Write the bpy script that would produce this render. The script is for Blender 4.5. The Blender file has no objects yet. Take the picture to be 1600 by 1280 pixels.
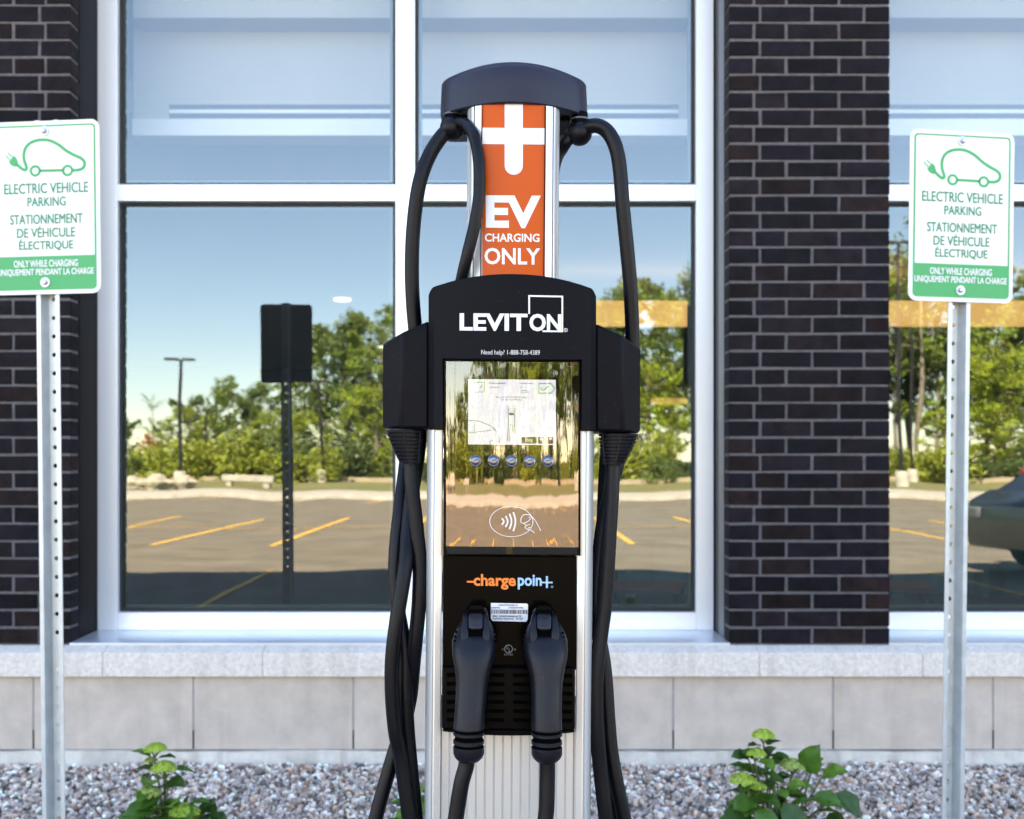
import bpy, bmesh, math, random
import numpy as np
from mathutils import Vector, Matrix
R = math.radians
random.seed(7)
rng = np.random.default_rng(11)
scene = bpy.context.scene
COL = scene.collection

# ------------------------------------------------------------------ camera, sky, sun, exposure
EYE, FP, CX, HY = 1.172, 1650.0, 764.0, 718.0     # eye height, focal length in photo pixels, vanishing point of the wall normal
cam_d = bpy.data.cameras.new('camera')
cam = bpy.data.objects.new('camera', cam_d)
COL.objects.link(cam)
cam.location = (0, 0, EYE)
cam.rotation_euler = (R(90), 0, 0)
cam_d.sensor_width = 36
cam_d.lens = 36 * FP / 1600
cam_d.shift_x = (800 - CX) / 1600
cam_d.shift_y = (HY - 640) / 1600
cam_d.clip_start, cam_d.clip_end = 0.05, 2000
cam_d.dof.use_dof = True
cam_d.dof.focus_distance = 1.35
cam_d.dof.aperture_fstop = 8.5
scene.camera = cam

SUN_EL, SUN_AZ = R(47), R(-14)                    # the sun stands behind the building
world = bpy.data.worlds.new("World")
scene.world = world
world.use_nodes = True
wn = world.node_tree
sky = wn.nodes.new('ShaderNodeTexSky')
sky.sky_type = 'NISHITA'
sky.sun_disc = False
sky.sun_elevation = SUN_EL
sky.sun_rotation = SUN_AZ
sky.air_density, sky.dust_density, sky.ozone_density = 0.9, 0.05, 2.2
bg = wn.nodes['Background']
bg.inputs['Strength'].default_value = 0.08
wn.links.new(sky.outputs['Color'], bg.inputs['Color'])
sun_d = bpy.data.lights.new('sun', 'SUN')
sun_d.energy, sun_d.angle, sun_d.color = 5.0, R(0.5), (1.0, 0.93, 0.82)
sun = bpy.data.objects.new('sun', sun_d)
COL.objects.link(sun)
sdir = Vector((math.sin(SUN_AZ) * math.cos(SUN_EL), math.cos(SUN_AZ) * math.cos(SUN_EL), math.sin(SUN_EL)))
sun.rotation_euler = (-sdir).to_track_quat('-Z', 'Y').to_euler()
sun.location = (0, 30, 40)
vs = scene.view_settings
vs.view_transform, vs.look, vs.gamma, vs.exposure = 'Standard', 'None', 1.0, 3.68
vs.use_curve_mapping = False
vs.use_white_balance = True
vs.white_balance_temperature, vs.white_balance_tint = 8200, 16
scene.cycles.max_bounces = 10
scene.cycles.transparent_max_bounces = 12
scene.cycles.sample_clamp_indirect = 6

YB, YF, YG = 4.08, 4.36, 4.40      # brick face, window frame face, glass
LOT = -0.13                        # parking lot level; gravel bed is 0


def at(px, py, y):
    return Vector(((px - CX) * y / FP, y, EYE - (py - HY) * y / FP))


def mir(px, py, d):
    """the point whose reflection in the glass is seen at (px, py), d metres of path away"""
    return Vector(((px - CX) * d / FP, 2 * YG - d, EYE - (py - HY) * d / FP))


def ground_d(py):
    return (EYE - LOT) * FP / (py - HY)


# ------------------------------------------------------------------ materials
MATS = {}


def mat(name, col, rough=0.5, metal=0.0, spec=0.5, var=0.0, vscale=8.0, bump=0.0, bscale=60.0, attr=None, coat=0.0,
        emit=None, estr=0.0, col2=None, transl=0.0, speck=0.0, streak=0.0, stretch=None, detail=4.0, rvar=0.0):
    m = bpy.data.materials.new(name)
    m.use_nodes = True
    nt = m.node_tree
    b = nt.nodes['Principled BSDF']
    b.inputs['Base Color'].default_value = (*col, 1)
    b.inputs['Roughness'].default_value = rough
    b.inputs['Metallic'].default_value = metal
    b.inputs['Specular IOR Level'].default_value = spec
    b.inputs['Coat Weight'].default_value = coat
    b.inputs['Coat Roughness'].default_value = 0.05
    tc = nt.nodes.new('ShaderNodeTexCoord')
    mp = nt.nodes.new('ShaderNodeMapping')
    nt.links.new(tc.outputs['Object'], mp.inputs['Vector'])
    if stretch:
        mp.inputs['Scale'].default_value = stretch
    src = None
    if attr:
        a = nt.nodes.new('ShaderNodeAttribute')
        a.attribute_name = attr
        src = a.outputs['Color']
    if var or col2:
        n = nt.nodes.new('ShaderNodeTexNoise')
        n.inputs['Scale'].default_value = vscale
        n.inputs['Detail'].default_value = detail
        n.inputs['Roughness'].default_value = 0.62
        nt.links.new(mp.outputs['Vector'], n.inputs['Vector'])
        rmp = nt.nodes.new('ShaderNodeValToRGB')
        c2 = col2 if col2 else tuple(min(1, c * (1 + var)) for c in col)
        c1 = tuple(c * (1 - var) for c in col) if not col2 else col
        if attr:
            c1, c2 = (1 - var,) * 3, (1 + var,) * 3
        rmp.color_ramp.elements[0].position, rmp.color_ramp.elements[1].position = 0.32, 0.68
        rmp.color_ramp.elements[0].color = (*c1, 1)
        rmp.color_ramp.elements[1].color = (*c2, 1)
        nt.links.new(n.outputs['Fac'], rmp.inputs['Fac'])
        if attr:
            mx = nt.nodes.new('ShaderNodeMix')
            mx.data_type, mx.blend_type = 'RGBA', 'MULTIPLY'
            mx.inputs[0].default_value = 1
            nt.links.new(src, mx.inputs[6])
            nt.links.new(rmp.outputs['Color'], mx.inputs[7])
            src = mx.outputs[2]
        else:
            src = rmp.outputs['Color']
        if rvar:
            mr = nt.nodes.new('ShaderNodeMapRange')
            mr.inputs[3].default_value, mr.inputs[4].default_value = max(0.02, rough - rvar), rough + rvar
            nt.links.new(n.outputs['Fac'], mr.inputs[0])
            nt.links.new(mr.outputs[0], b.inputs['Roughness'])
    if streak and src is not None:
        m5 = nt.nodes.new('ShaderNodeMapping')
        m5.inputs['Scale'].default_value = (17, 6, 1.3)
        n5 = nt.nodes.new('ShaderNodeTexNoise')
        n5.inputs['Scale'].default_value, n5.inputs['Detail'].default_value = 1.0, 7
        r5 = nt.nodes.new('ShaderNodeMapRange')
        r5.inputs[1].default_value, r5.inputs[2].default_value = 0.50, 0.74
        r5.inputs[4].default_value = streak
        x5 = nt.nodes.new('ShaderNodeMix')
        x5.data_type, x5.blend_type = 'RGBA', 'MULTIPLY'
        x5.inputs[7].default_value = (0.42, 0.38, 0.33, 1)
        nt.links.new(tc.outputs['Object'], m5.inputs['Vector'])
        nt.links.new(m5.outputs['Vector'], n5.inputs['Vector'])
        nt.links.new(n5.outputs['Fac'], r5.inputs[0])
        nt.links.new(r5.outputs[0], x5.inputs[0])
        nt.links.new(src, x5.inputs[6])
        src = x5.outputs[2]
    if speck and src is not None:
        n3 = nt.nodes.new('ShaderNodeTexNoise')
        n3.inputs['Scale'].default_value, n3.inputs['Detail'].default_value = 240, 3
        nt.links.new(tc.outputs['Object'], n3.inputs['Vector'])
        r3 = nt.nodes.new('ShaderNodeMapRange')
        r3.inputs[1].default_value, r3.inputs[2].default_value = 0.66, 0.80
        r3.inputs[4].default_value = speck
        nt.links.new(n3.outputs['Fac'], r3.inputs[0])
        n4 = nt.nodes.new('ShaderNodeTexNoise')
        n4.inputs['Scale'].default_value, n4.inputs['Detail'].default_value = 9, 6
        nt.links.new(tc.outputs['Object'], n4.inputs['Vector'])
        mu = nt.nodes.new('ShaderNodeMath')
        mu.operation = 'MULTIPLY'
        nt.links.new(r3.outputs[0], mu.inputs[0])
        nt.links.new(n4.outputs['Fac'], mu.inputs[1])
        mx3 = nt.nodes.new('ShaderNodeMix')
        mx3.data_type = 'RGBA'
        mx3.inputs[7].default_value = (0.10, 0.095, 0.085, 1)
        nt.links.new(mu.outputs[0], mx3.inputs[0])
        nt.links.new(src, mx3.inputs[6])
        src = mx3.outputs[2]
    if src is not None:
        nt.links.new(src, b.inputs['Base Color'])
    if bump:
        n2 = nt.nodes.new('ShaderNodeTexNoise')
        n2.inputs['Scale'].default_value = bscale
        n2.inputs['Detail'].default_value = 5
        nt.links.new(mp.outputs['Vector'], n2.inputs['Vector'])
        bp = nt.nodes.new('ShaderNodeBump')
        bp.inputs['Strength'].default_value = bump
        bp.inputs['Distance'].default_value = 0.004
        nt.links.new(n2.outputs['Fac'], bp.inputs['Height'])
        nt.links.new(bp.outputs['Normal'], b.inputs['Normal'])
    if emit:
        b.inputs['Emission Color'].default_value = (*emit, 1)
        b.inputs['Emission Strength'].default_value = estr
    if transl:
        tr = nt.nodes.new('ShaderNodeBsdfTranslucent')
        ms = nt.nodes.new('ShaderNodeMixShader')
        ms.inputs[0].default_value = transl
        if src is not None:
            nt.links.new(src, tr.inputs['Color'])
        else:
            tr.inputs['Color'].default_value = (*col, 1)
        nt.links.new(b.outputs[0], ms.inputs[1])
        nt.links.new(tr.outputs[0], ms.inputs[2])
        nt.links.new(ms.outputs[0], nt.nodes['Material Output'].inputs['Surface'])
    MATS[name] = m
    return m


def glass_mat(name, refl, tint, wav=0.0, wscale=(1, 1, 1), film=0.0, gcol=(0.87, 0.985, 1)):
    m = bpy.data.materials.new(name)
    m.use_nodes = True
    nt = m.node_tree
    nt.nodes.remove(nt.nodes['Principled BSDF'])
    out = nt.nodes['Material Output']
    t = nt.nodes.new('ShaderNodeBsdfTransparent')
    t.inputs['Color'].default_value = (*tint, 1)
    g = nt.nodes.new('ShaderNodeBsdfGlossy')
    g.inputs['Roughness'].default_value = 0.0
    g.inputs['Color'].default_value = (*gcol, 1)
    lw = nt.nodes.new('ShaderNodeLayerWeight')
    lw.inputs['Blend'].default_value = 0.25
    mr = nt.nodes.new('ShaderNodeMapRange')
    mr.inputs[3].default_value, mr.inputs[4].default_value = refl, 1.0
    nt.links.new(lw.outputs['Fresnel'], mr.inputs[0])
    ms = nt.nodes.new('ShaderNodeMixShader')
    nt.links.new(mr.outputs[0], ms.inputs[0])
    nt.links.new(t.outputs[0], ms.inputs[1])
    nt.links.new(g.outputs[0], ms.inputs[2])
    nt.links.new(ms.outputs[0], out.inputs['Surface'])
    if film:
        tc2 = nt.nodes.new('ShaderNodeTexCoord')
        mp2 = nt.nodes.new('ShaderNodeMapping')
        mp2.inputs['Scale'].default_value = (14, 1, 1.6)
        nn = nt.nodes.new('ShaderNodeTexNoise')
        nn.inputs['Scale'].default_value, nn.inputs['Detail'].default_value = 1.0, 8
        rg_ = nt.nodes.new('ShaderNodeMapRange')
        rg_.inputs[1].default_value, rg_.inputs[2].default_value = 0.42, 0.8
        rg_.inputs[3].default_value, rg_.inputs[4].default_value = film * 0.25, film
        df = nt.nodes.new('ShaderNodeBsdfDiffuse')
        df.inputs['Color'].default_value = (0.7, 0.69, 0.66, 1)
        m2 = nt.nodes.new('ShaderNodeMixShader')
        nt.links.new(tc2.outputs['Object'], mp2.inputs['Vector'])
        nt.links.new(mp2.outputs['Vector'], nn.inputs['Vector'])
        nt.links.new(nn.outputs['Fac'], rg_.inputs[0])
        nt.links.new(rg_.outputs[0], m2.inputs[0])
        nt.links.new(ms.outputs[0], m2.inputs[1])
        nt.links.new(df.outputs[0], m2.inputs[2])
        nt.links.new(m2.outputs[0], out.inputs['Surface'])
    if wav:
        tc = nt.nodes.new('ShaderNodeTexCoord')
        mp = nt.nodes.new('ShaderNodeMapping')
        mp.inputs['Scale'].default_value = wscale
        n = nt.nodes.new('ShaderNodeTexNoise')
        n.inputs['Scale'].default_value = 1.0
        n.inputs['Detail'].default_value = 2
        bp = nt.nodes.new('ShaderNodeBump')
        bp.inputs['Strength'].default_value = 1.0
        bp.inputs['Distance'].default_value = wav
        nt.links.new(tc.outputs['Object'], mp.inputs['Vector'])
        nt.links.new(mp.outputs['Vector'], n.inputs['Vector'])
        nt.links.new(n.outputs['Fac'], bp.inputs['Height'])
        nt.links.new(bp.outputs['Normal'], g.inputs['Normal'])
    MATS[name] = m
    return m


mat('asphalt', (0.185, 0.155, 0.118), 0.9, var=0.22, vscale=1.4, bump=0.5, bscale=220, detail=8, streak=0.0)
mat('road_paint', (0.80, 0.46, 0.08), 0.7, var=0.25, vscale=9)
mat('concrete_pale', (0.46, 0.42, 0.36), 0.85, var=0.2, vscale=3, bump=0.3)
mat('grass_soil', (0.26, 0.19, 0.10), 0.95, col2=(0.10, 0.15, 0.03), vscale=0.45)
mat('path_stone', (0.38, 0.30, 0.21), 0.9, var=0.2, vscale=1.5)
mat('field_ground', (0.09, 0.10, 0.03), 0.95, col2=(0.12, 0.11, 0.05), vscale=0.2)
mat('gravel_bed', (0.20, 0.18, 0.165), 0.9, col2=(0.42, 0.38, 0.34), vscale=70, bump=1.0, bscale=90)
mat('pebble', (0.3, 0.3, 0.3), 0.75, attr='tint', var=0.25, vscale=120)
mat('brick', (0.03, 0.03, 0.03), 0.62, attr='tint', var=0.55, vscale=14, bump=0.8, bscale=120, spec=0.10, detail=8)
mat('mortar', (0.105, 0.097, 0.102), 0.95, var=0.2, vscale=40, bump=0.6, bscale=200)
mat('stone', (0.70, 0.615, 0.54), 0.85, var=0.16, vscale=75, bump=1.0, bscale=190, detail=8, streak=0.32)
mat('block', (0.53, 0.435, 0.365), 0.9, var=0.11, vscale=11, bump=0.35, bscale=260, detail=8, streak=0.2)
mat('block_joint', (0.33, 0.31, 0.30), 0.95, var=0.1, vscale=30)
mat('weep_slot', (0.03, 0.03, 0.03), 0.9)
mat('foundation', (0.60, 0.54, 0.475), 0.9, var=0.2, vscale=11, bump=0.6, bscale=90, detail=7, streak=0.45)
mat('anodised', (0.80, 0.81, 0.83), 0.34, metal=0.35, var=0.03, vscale=3, stretch=(1, 1, 0.1))
mat('flashing', (0.72, 0.75, 0.80), 0.30, metal=0.7, var=0.06, vscale=5)
mat('black_metal', (0.002, 0.002, 0.0035), 0.5, spec=0.06)
mat('grey_metal', (0.06, 0.065, 0.075), 0.38, metal=0.3)
mat('gasket', (0.006, 0.007, 0.010), 0.6)
mat('spacer', (0.10, 0.13, 0.11), 0.5, metal=0.4)
glass_mat('window_glass', 0.115, (0.55, 0.62, 0.61), 0.0026, (0.9, 1, 0.9), 0.012)
glass_mat('clear_glass', 0.125, (0.84, 0.87, 0.88), 0.0026, (0.9, 1, 0.9), 0.012)
mat('interior_dark', (0.045, 0.06, 0.066), 0.9, var=0.2, vscale=1.5)
mat('interior_floor', (0.05, 0.055, 0.055), 0.4, var=0.2, vscale=2)
mat('interior_ceiling', (0.6, 0.6, 0.6), 0.9)
mat('teal_wall', (0.06, 0.22, 0.21), 0.8, var=0.25, vscale=2)
mat('bulkhead', (0.46, 0.46, 0.42), 0.8, var=0.03, vscale=2)
mat('bulkhead_white', (0.85, 0.87, 0.88), 0.7)
mat('slot_dark', (0.02, 0.025, 0.04), 0.6)
mat('warm_strip', (0.5, 0.3, 0.1), 0.6, emit=(1.0, 0.60, 0.24), estr=0.098)
mat('warm_strip_dim', (0.5, 0.3, 0.1), 0.6, emit=(1.0, 0.55, 0.2), estr=0.05)
mat('downlight', (1, 1, 1), 0.5, emit=(1.0, 0.94, 0.85), estr=0.2)
mat('roofing', (0.25, 0.25, 0.25), 0.9)
mat('wood_seat', (0.20, 0.09, 0.04), 0.5, var=0.3, vscale=8, stretch=(1, 8, 8))
mat('galvanised', (0.53, 0.56, 0.57), 0.45, metal=0.55, var=0.10, vscale=24, detail=6, rvar=0.1, streak=0.22)
mat('bolt_steel', (0.5, 0.5, 0.53), 0.32, metal=0.9)
mat('sign_white', (0.70, 0.73, 0.70), 0.35)
mat('sign_green', (0.012, 0.31, 0.09), 0.4)
mat('sign_text', (0.012, 0.19, 0.08), 0.4)
mat('sign_back', (0.30, 0.31, 0.32), 0.45, metal=0.5)
mat('station_alu', (0.60, 0.60, 0.60), 0.36, metal=0.5, var=0.03, vscale=40, stretch=(1, 1, 0.04))
mat('station_alu_edge', (0.42, 0.50, 0.58), 0.30, metal=0.6)
mat('housing', (0.0018, 0.0020, 0.0044), 0.42, spec=0.085, bump=0.10, bscale=700, var=0.08, vscale=15, speck=0.45)
mat('housing_cap', (0.011, 0.0125, 0.026), 0.42, spec=0.30, var=0.08, vscale=15, bump=0.08, bscale=700, speck=0.45)
mat('gloss_black', (0.0008, 0.0008, 0.001), 0.22, spec=0.035)
mat('vent_black', (0.0016, 0.0013, 0.0014), 0.35, spec=0.06)
mat('slot_black', (0.0008, 0.0008, 0.0008), 0.9, spec=0.03)
mat('rubber', (0.0017, 0.0021, 0.0050), 0.38, spec=0.20, var=0.15, vscale=30, bump=0.1, bscale=500, speck=0.45)
mat('plug_plastic', (0.0032, 0.0038, 0.0080), 0.40, spec=0.26, bump=0.12, bscale=600, var=0.08, vscale=20, speck=0.45)
mat('plug_button', (0.014, 0.015, 0.020), 0.40, spec=0.35)
mat('orange_film', (0.52, 0.078, 0.006), 0.25, spec=0.14)
mat('white_film', (0.66, 0.66, 0.67), 0.25, spec=0.5)
mat('print_white', (0.68, 0.68, 0.69), 0.4)
mat('print_orange', (0.82, 0.17, 0.015), 0.4)
mat('print_blue', (0.24, 0.46, 0.72), 0.4)
mat('print_grey', (0.25, 0.26, 0.28), 0.4)
mat('print_dark', (0.02, 0.02, 0.02), 0.5)
mat('sticker', (0.72, 0.74, 0.80), 0.4)
mat('lcd', (0.05, 0.05, 0.05), 0.4, emit=(0.86, 0.96, 1.22), estr=0.078)
mat('lcd_green', (0.05, 0.25, 0.04), 0.4, emit=(0.25, 0.75, 0.15), estr=0.02)
mat('lcd_grey', (0.02, 0.12, 0.12), 0.4)
mat('lcd_dark', (0.01, 0.01, 0.01), 0.4)
mat('lcd_red', (0.5, 0.05, 0.03), 0.4)
mat('chrome', (0.35, 0.36, 0.40), 0.04, metal=1.0)
mat('chrome_blue', (0.13, 0.15, 0.22), 0.03, metal=1.0)
glass_mat('screen_glass', 0.098, (0.85, 0.87, 0.87), 0.00055, (34, 1, 2.6), 0.0, (1.0, 0.90, 0.80))
mat('leaf', (0.05, 0.13, 0.015), 0.42, attr='tint', var=0.25, vscale=40, transl=0.25, spec=0.5)
mat('flower', (0.30, 0.42, 0.05), 0.7, attr='tint', transl=0.3)
mat('stem', (0.12, 0.13, 0.04), 0.7)
mat('tree_leaf', (0.06, 0.10, 0.02), 0.5, attr='tint', transl=0.3)
mat('bark', (0.20, 0.17, 0.13), 0.9, var=0.3, vscale=5)
mat('pole_black', (0.012, 0.012, 0.013), 0.4)
mat('boulder', (0.42, 0.36, 0.28), 0.9, var=0.3, vscale=3, bump=0.6, bscale=12)
mat('car_paint', (0.004, 0.006, 0.008), 0.35, coat=0.25, spec=0.5)
mat('car_red', (0.45, 0.015, 0.012), 0.3, coat=1.0)
mat('car_glass', (0.01, 0.013, 0.015), 0.05, spec=0.8)
mat('tyre', (0.012, 0.012, 0.012), 0.85)
mat('rim', (0.5, 0.5, 0.52), 0.3, metal=0.9)
mat('lamp_red', (0.6, 0.01, 0.01), 0.2)
mat('lamp_clear', (0.12, 0.125, 0.13), 0.1)


# ------------------------------------------------------------------ mesh builders
class MB:
    def __init__(self):
        self.v, self.f, self.c = [], [], []

    def add(self, vs, fs, col=None):
        o = len(self.v)
        self.v += [tuple(p) for p in vs]
        self.f += [tuple(i + o for i in f) for f in fs]
        self.c += [col or (1, 1, 1)] * len(vs)
        return self

    def box(self, x0, x1, y0, y1, z0, z1, col=None):
        vs = [(x, y, z) for x in (x0, x1) for y in (y0, y1) for z in (z0, z1)]
        return self.add(vs, [(0, 1, 3, 2), (4, 6, 7, 5), (0, 4, 5, 1), (2, 3, 7, 6), (0, 2, 6, 4), (1, 5, 7, 3)], col)

    def tube(self, pts, rad, n=14, caps=True, col=None):
        pts = [Vector(p) for p in pts]
        rs = rad if isinstance(rad, (list, tuple)) else [rad] * len(pts)
        vs, fs = [], []
        prev = None
        for i, p in enumerate(pts):
            t = (pts[min(i + 1, len(pts) - 1)] - pts[max(i - 1, 0)])
            t = t.normalized() if t.length > 1e-9 else Vector((0, 0, 1))
            if prev is None:
                a = t.orthogonal().normalized()
            else:
                a = prev - t * prev.dot(t)
                a = a.normalized() if a.length > 1e-6 else t.orthogonal().normalized()
            prev = a
            b = t.cross(a)
            for k in range(n):
                w = 2 * math.pi * k / n
                vs.append(p + a * (math.cos(w) * rs[i]) + b * (math.sin(w) * rs[i]))
        for i in range(len(pts) - 1):
            for k in range(n):
                k2 = (k + 1) % n
                fs.append((i * n + k, i * n + k2, (i + 1) * n + k2, (i + 1) * n + k))
        if caps:
            fs.append(tuple(range(n)))
            fs.append(tuple((len(pts) - 1) * n + k for k in range(n)))
        return self.add(vs, fs, col)

    def rings(self, rings, caps=True, col=None):
        n = len(rings[0])
        vs = [p for r in rings for p in r]
        fs = []
        for i in range(len(rings) - 1):
            for k in range(n):
                k2 = (k + 1) % n
                fs.append((i * n + k, i * n + k2, (i + 1) * n + k2, (i + 1) * n + k))
        if caps:
            fs.append(tuple(range(n)))
            fs.append(tuple((len(rings) - 1) * n + k for k in range(n)))
        return self.add(vs, fs, col)

    def sphere(self, c, r, n=16, m=10, sc=(1, 1, 1), jit=0.0, col=None):
        rg = []
        for i in range(1, m):
            th = math.pi * i / m
            rg.append([(c[0] + sc[0] * r * math.sin(th) * math.cos(2 * math.pi * k / n) * (1 + random.uniform(-jit, jit)),
                        c[1] + sc[1] * r * math.sin(th) * math.sin(2 * math.pi * k / n) * (1 + random.uniform(-jit, jit)),
                        c[2] + sc[2] * r * math.cos(th) * (1 + random.uniform(-jit, jit))) for k in range(n)])
        return self.rings(rg, True, col)

    def build(self, name, material, parent=None, off=(0, 0, 0), bevel=0.0, seg=2, smooth=True, angle=38, normals=True, sub=0):
        me = bpy.data.meshes.new(name)
        ox, oy, oz = off
        me.from_pydata([(a - ox, b - oy, c - oz) for a, b, c in self.v], [], self.f)
        if normals:
            bm = bmesh.new()
            bm.from_mesh(me)
            bmesh.ops.recalc_face_normals(bm, faces=bm.faces)
            bm.to_mesh(me)
            bm.free()
        ca = me.color_attributes.new('tint', 'FLOAT_COLOR', 'POINT')
        arr = np.ones((len(self.v), 4), dtype=np.float32)
        arr[:, :3] = np.array(self.c, dtype=np.float32)
        ca.data.foreach_set('color', arr.ravel())
        if smooth:
            me.shade_smooth()
            me.set_sharp_from_angle(angle=R(angle))
        me.materials.append(MATS[material] if isinstance(material, str) else material)
        o = bpy.data.objects.new(name, me)
        COL.objects.link(o)
        if parent is not None:
            o.parent = parent
        if bevel:
            m = o.modifiers.new('bevel', 'BEVEL')
            m.width, m.segments, m.limit_method, m.angle_limit = bevel, seg, 'ANGLE', R(40)
            m.harden_normals = False
        if sub:
            m = o.modifiers.new('sub', 'SUBSURF')
            m.levels = m.render_levels = sub
        return o


def tag(o, label=None, cat=None, group=None, kind=None):
    if label: o['label'] = label
    if cat: o['category'] = cat
    if group: o['group'] = group
    if kind: o['kind'] = kind
    return o


def thing(name, label, cat, loc=(0, 0, 0), rot=(0, 0, 0), group=None):
    o = bpy.data.objects.new(name, None)
    o.empty_display_size = 0.2
    o.location, o.rotation_euler = loc, rot
    COL.objects.link(o)
    return tag(o, label, cat, group)


def dup_tree(o, parent=None):
    c = o.copy()
    COL.objects.link(c)
    if parent is not None:
        c.parent = parent
    for ch in list(o.children):
        dup_tree(ch, c)
    return c


def smooth_path(pts, n=8):
    P = [Vector(p) for p in pts]
    out = []
    for i in range(len(P) - 1):
        p0, p1, p2, p3 = P[max(i - 1, 0)], P[i], P[i + 1], P[min(i + 2, len(P) - 1)]
        for k in range(n):
            t = k / n
            out.append(0.5 * ((2 * p1) + (p2 - p0) * t + (2 * p0 - 5 * p1 + 4 * p2 - p3) * t * t + (3 * p1 - p0 - 3 * p2 + p3) * t ** 3))
    out.append(P[-1])
    return out


# ---- flat print shapes, as (verts2d, faces)
def text2d(s, x0, y0, x1, y1, bold=0.0, shear=0.0, keep=None):
    """fit the string's ink box to x0..x1, y0(top)..y1(bottom), y grows downwards"""
    cu = bpy.data.curves.new('t', 'FONT')
    cu.body, cu.offset, cu.shear = s, bold, shear
    cu.resolution_u = 3
    ob = bpy.data.objects.new('t', cu)
    COL.objects.link(ob)
    dg = bpy.context.evaluated_depsgraph_get()
    me = bpy.data.meshes.new_from_object(ob.evaluated_get(dg))
    V = np.array([v.co[:2] for v in me.vertices])
    F = [tuple(p.vertices) for p in me.polygons]
    bpy.data.objects.remove(ob)
    bpy.data.curves.remove(cu)
    bpy.data.meshes.remove(me)
    lo, hi = V.min(0), V.max(0)
    w, h = hi - lo
    V = (V - lo) / (w, h)
    return [(x0 + a * (x1 - x0), y1 - b * (y1 - y0)) for a, b in V], F


def ribbon2d(pts, w, closed=False, taper=None):
    P = [Vector((p[0], p[1])) for p in pts]
    n = len(P)
    vs, fs = [], []
    for i in range(n):
        a = P[(i - 1) % n] if closed else P[max(i - 1, 0)]
        b = P[(i + 1) % n] if closed else P[min(i + 1, n - 1)]
        t = (b - a)
        t = t.normalized() if t.length > 1e-9 else Vector((1, 0))
        nn = Vector((-t.y, t.x)) * (w[i] if isinstance(w, list) else w) / 2
        vs += [tuple(P[i] + nn), tuple(P[i] - nn)]
    for i in range(n if closed else n - 1):
        j = (i + 1) % n
        fs.append((2 * i, 2 * i + 1, 2 * j + 1, 2 * j))
    return vs, fs


def ring2d(cx, cy, r0, r1, n=32, sy=1.0):
    vs, fs = [], []
    for k in range(n):
        w = 2 * math.pi * k / n
        vs += [(cx + r0 * math.cos(w), cy + r0 * sy * math.sin(w)), (cx + r1 * math.cos(w), cy + r1 * sy * math.sin(w))]
    for k in range(n):
        j = (k + 1) % n
        fs.append((2 * k, 2 * k + 1, 2 * j + 1, 2 * j))
    return vs, fs


def rect2d(x0, y0, x1, y1, nx=6):
    vs, fs = [], []
    for i in range(nx + 1):
        x = x0 + (x1 - x0) * i / nx
        vs += [(x, y0), (x, y1)]
    for i in range(nx):
        fs.append((2 * i, 2 * i + 1, 2 * i + 3, 2 * i + 2))
    return vs, fs


def poly2d(pts):
    return list(pts), [tuple(range(len(pts)))]


def sp2(pts, n=8):
    return [(p.x, p.y) for p in smooth_path([(a, b, 0) for a, b in pts], n)]


def printed(name, shapes, fmap, material, parent, fat=0.0):
    mb = MB()
    if fat:      # thicken thin lettering: shifted layers, each a hair above the last
        for i, (dx, dy) in enumerate(((-fat, -fat), (fat, -fat), (-fat, fat), (fat, fat))):
            for vs_, fs_ in shapes:
                mb.add([fmap(x + dx, y + dy) - Vector((0, 0.00006 * (i + 1), 0)) for x, y in vs_], fs_)
    for vs_, fs_ in shapes:
        mb.add([fmap(x, y) for x, y in vs_], fs_)
    return mb.build(name, material, parent, smooth=False, normals=False)


# ================================================================== GROUND
def sheet(name, x0, x1, y0, y1, z, material, label=None, kind='structure', nx=1):
    mb = MB()
    mb.add([(x0, y0, z), (x1, y0, z), (x1, y1, z), (x0, y1, z)], [(0, 1, 2, 3)])
    return tag(mb.build(name, material, None, smooth=False, normals=False), kind=kind)


ROAD_END = 2 * YG - ground_d(780)
tag(sheet('ground', -900, 900, -900, 300, LOT - 0.012, 'field_ground'), kind='structure')
sheet('parking_lot', -60, 60, ROAD_END, 1.02, LOT - 0.006, 'asphalt')
lines = MB()


def stripe(x0, y0, x1, y1, w=0.11):
    d = Vector((x1 - x0, y1 - y0)).normalized() * w / 2
    n = Vector((-d.y, d.x))
    lines.add([(x0 + n.x, y0 + n.y, LOT), (x0 - n.x, y0 - n.y, LOT), (x1 - n.x, y1 - n.y, LOT), (x1 + n.x, y1 + n.y, LOT)], [(0, 1, 2, 3)])


for k in range(-9, 12):
    x = 0.37 + 1.83 * k
    stripe(x, -7.2, x + 0.12, -14.6)
stripe(-18, -11.25, 21, -11.30, 0.07)
for k in range(-9, 11):
    stripe(-1.2 + 2.56 * k, -23.0, -0.9 + 2.56 * k, ROAD_END + 0.3)
for k in range(-4, 5):
    if k != 0:
        stripe(2.56 * k, 0.6, 2.56 * k, -3.6, 0.07)
stripe(0.02, 0.6, 0.02, -3.6)
tag(lines.build('road_marking', 'road_paint', None, smooth=False, normals=False), kind='structure')
kb = MB().box(-30, 30, 0.95, 1.10, LOT - 0.2, 0.015)
tag(kb.build('kerb', 'concrete_pale', None, bevel=0.02), kind='structure')
walk = MB().box(-60, 60, 2 * YG - ground_d(771.5), ROAD_END, LOT - 0.2, LOT + 0.12)
tag(walk.build('pavement', 'concrete_pale', None, bevel=0.02), kind='structure')
sheet('verge', -60, 60, -60, 2 * YG - ground_d(771.5), LOT + 0.06, 'grass_soil')
wallk = MB().box(-50, 50, -49.8, -49.3, LOT, LOT + 0.30)
tag(wallk.build('path_edge', 'path_stone', None, bevel=0.02), kind='structure')

# gravel: a sheet plus real pebbles
sheet('gravel_base', -9, 9, 1.10, 4.06, -0.012, 'gravel_bed')


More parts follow.
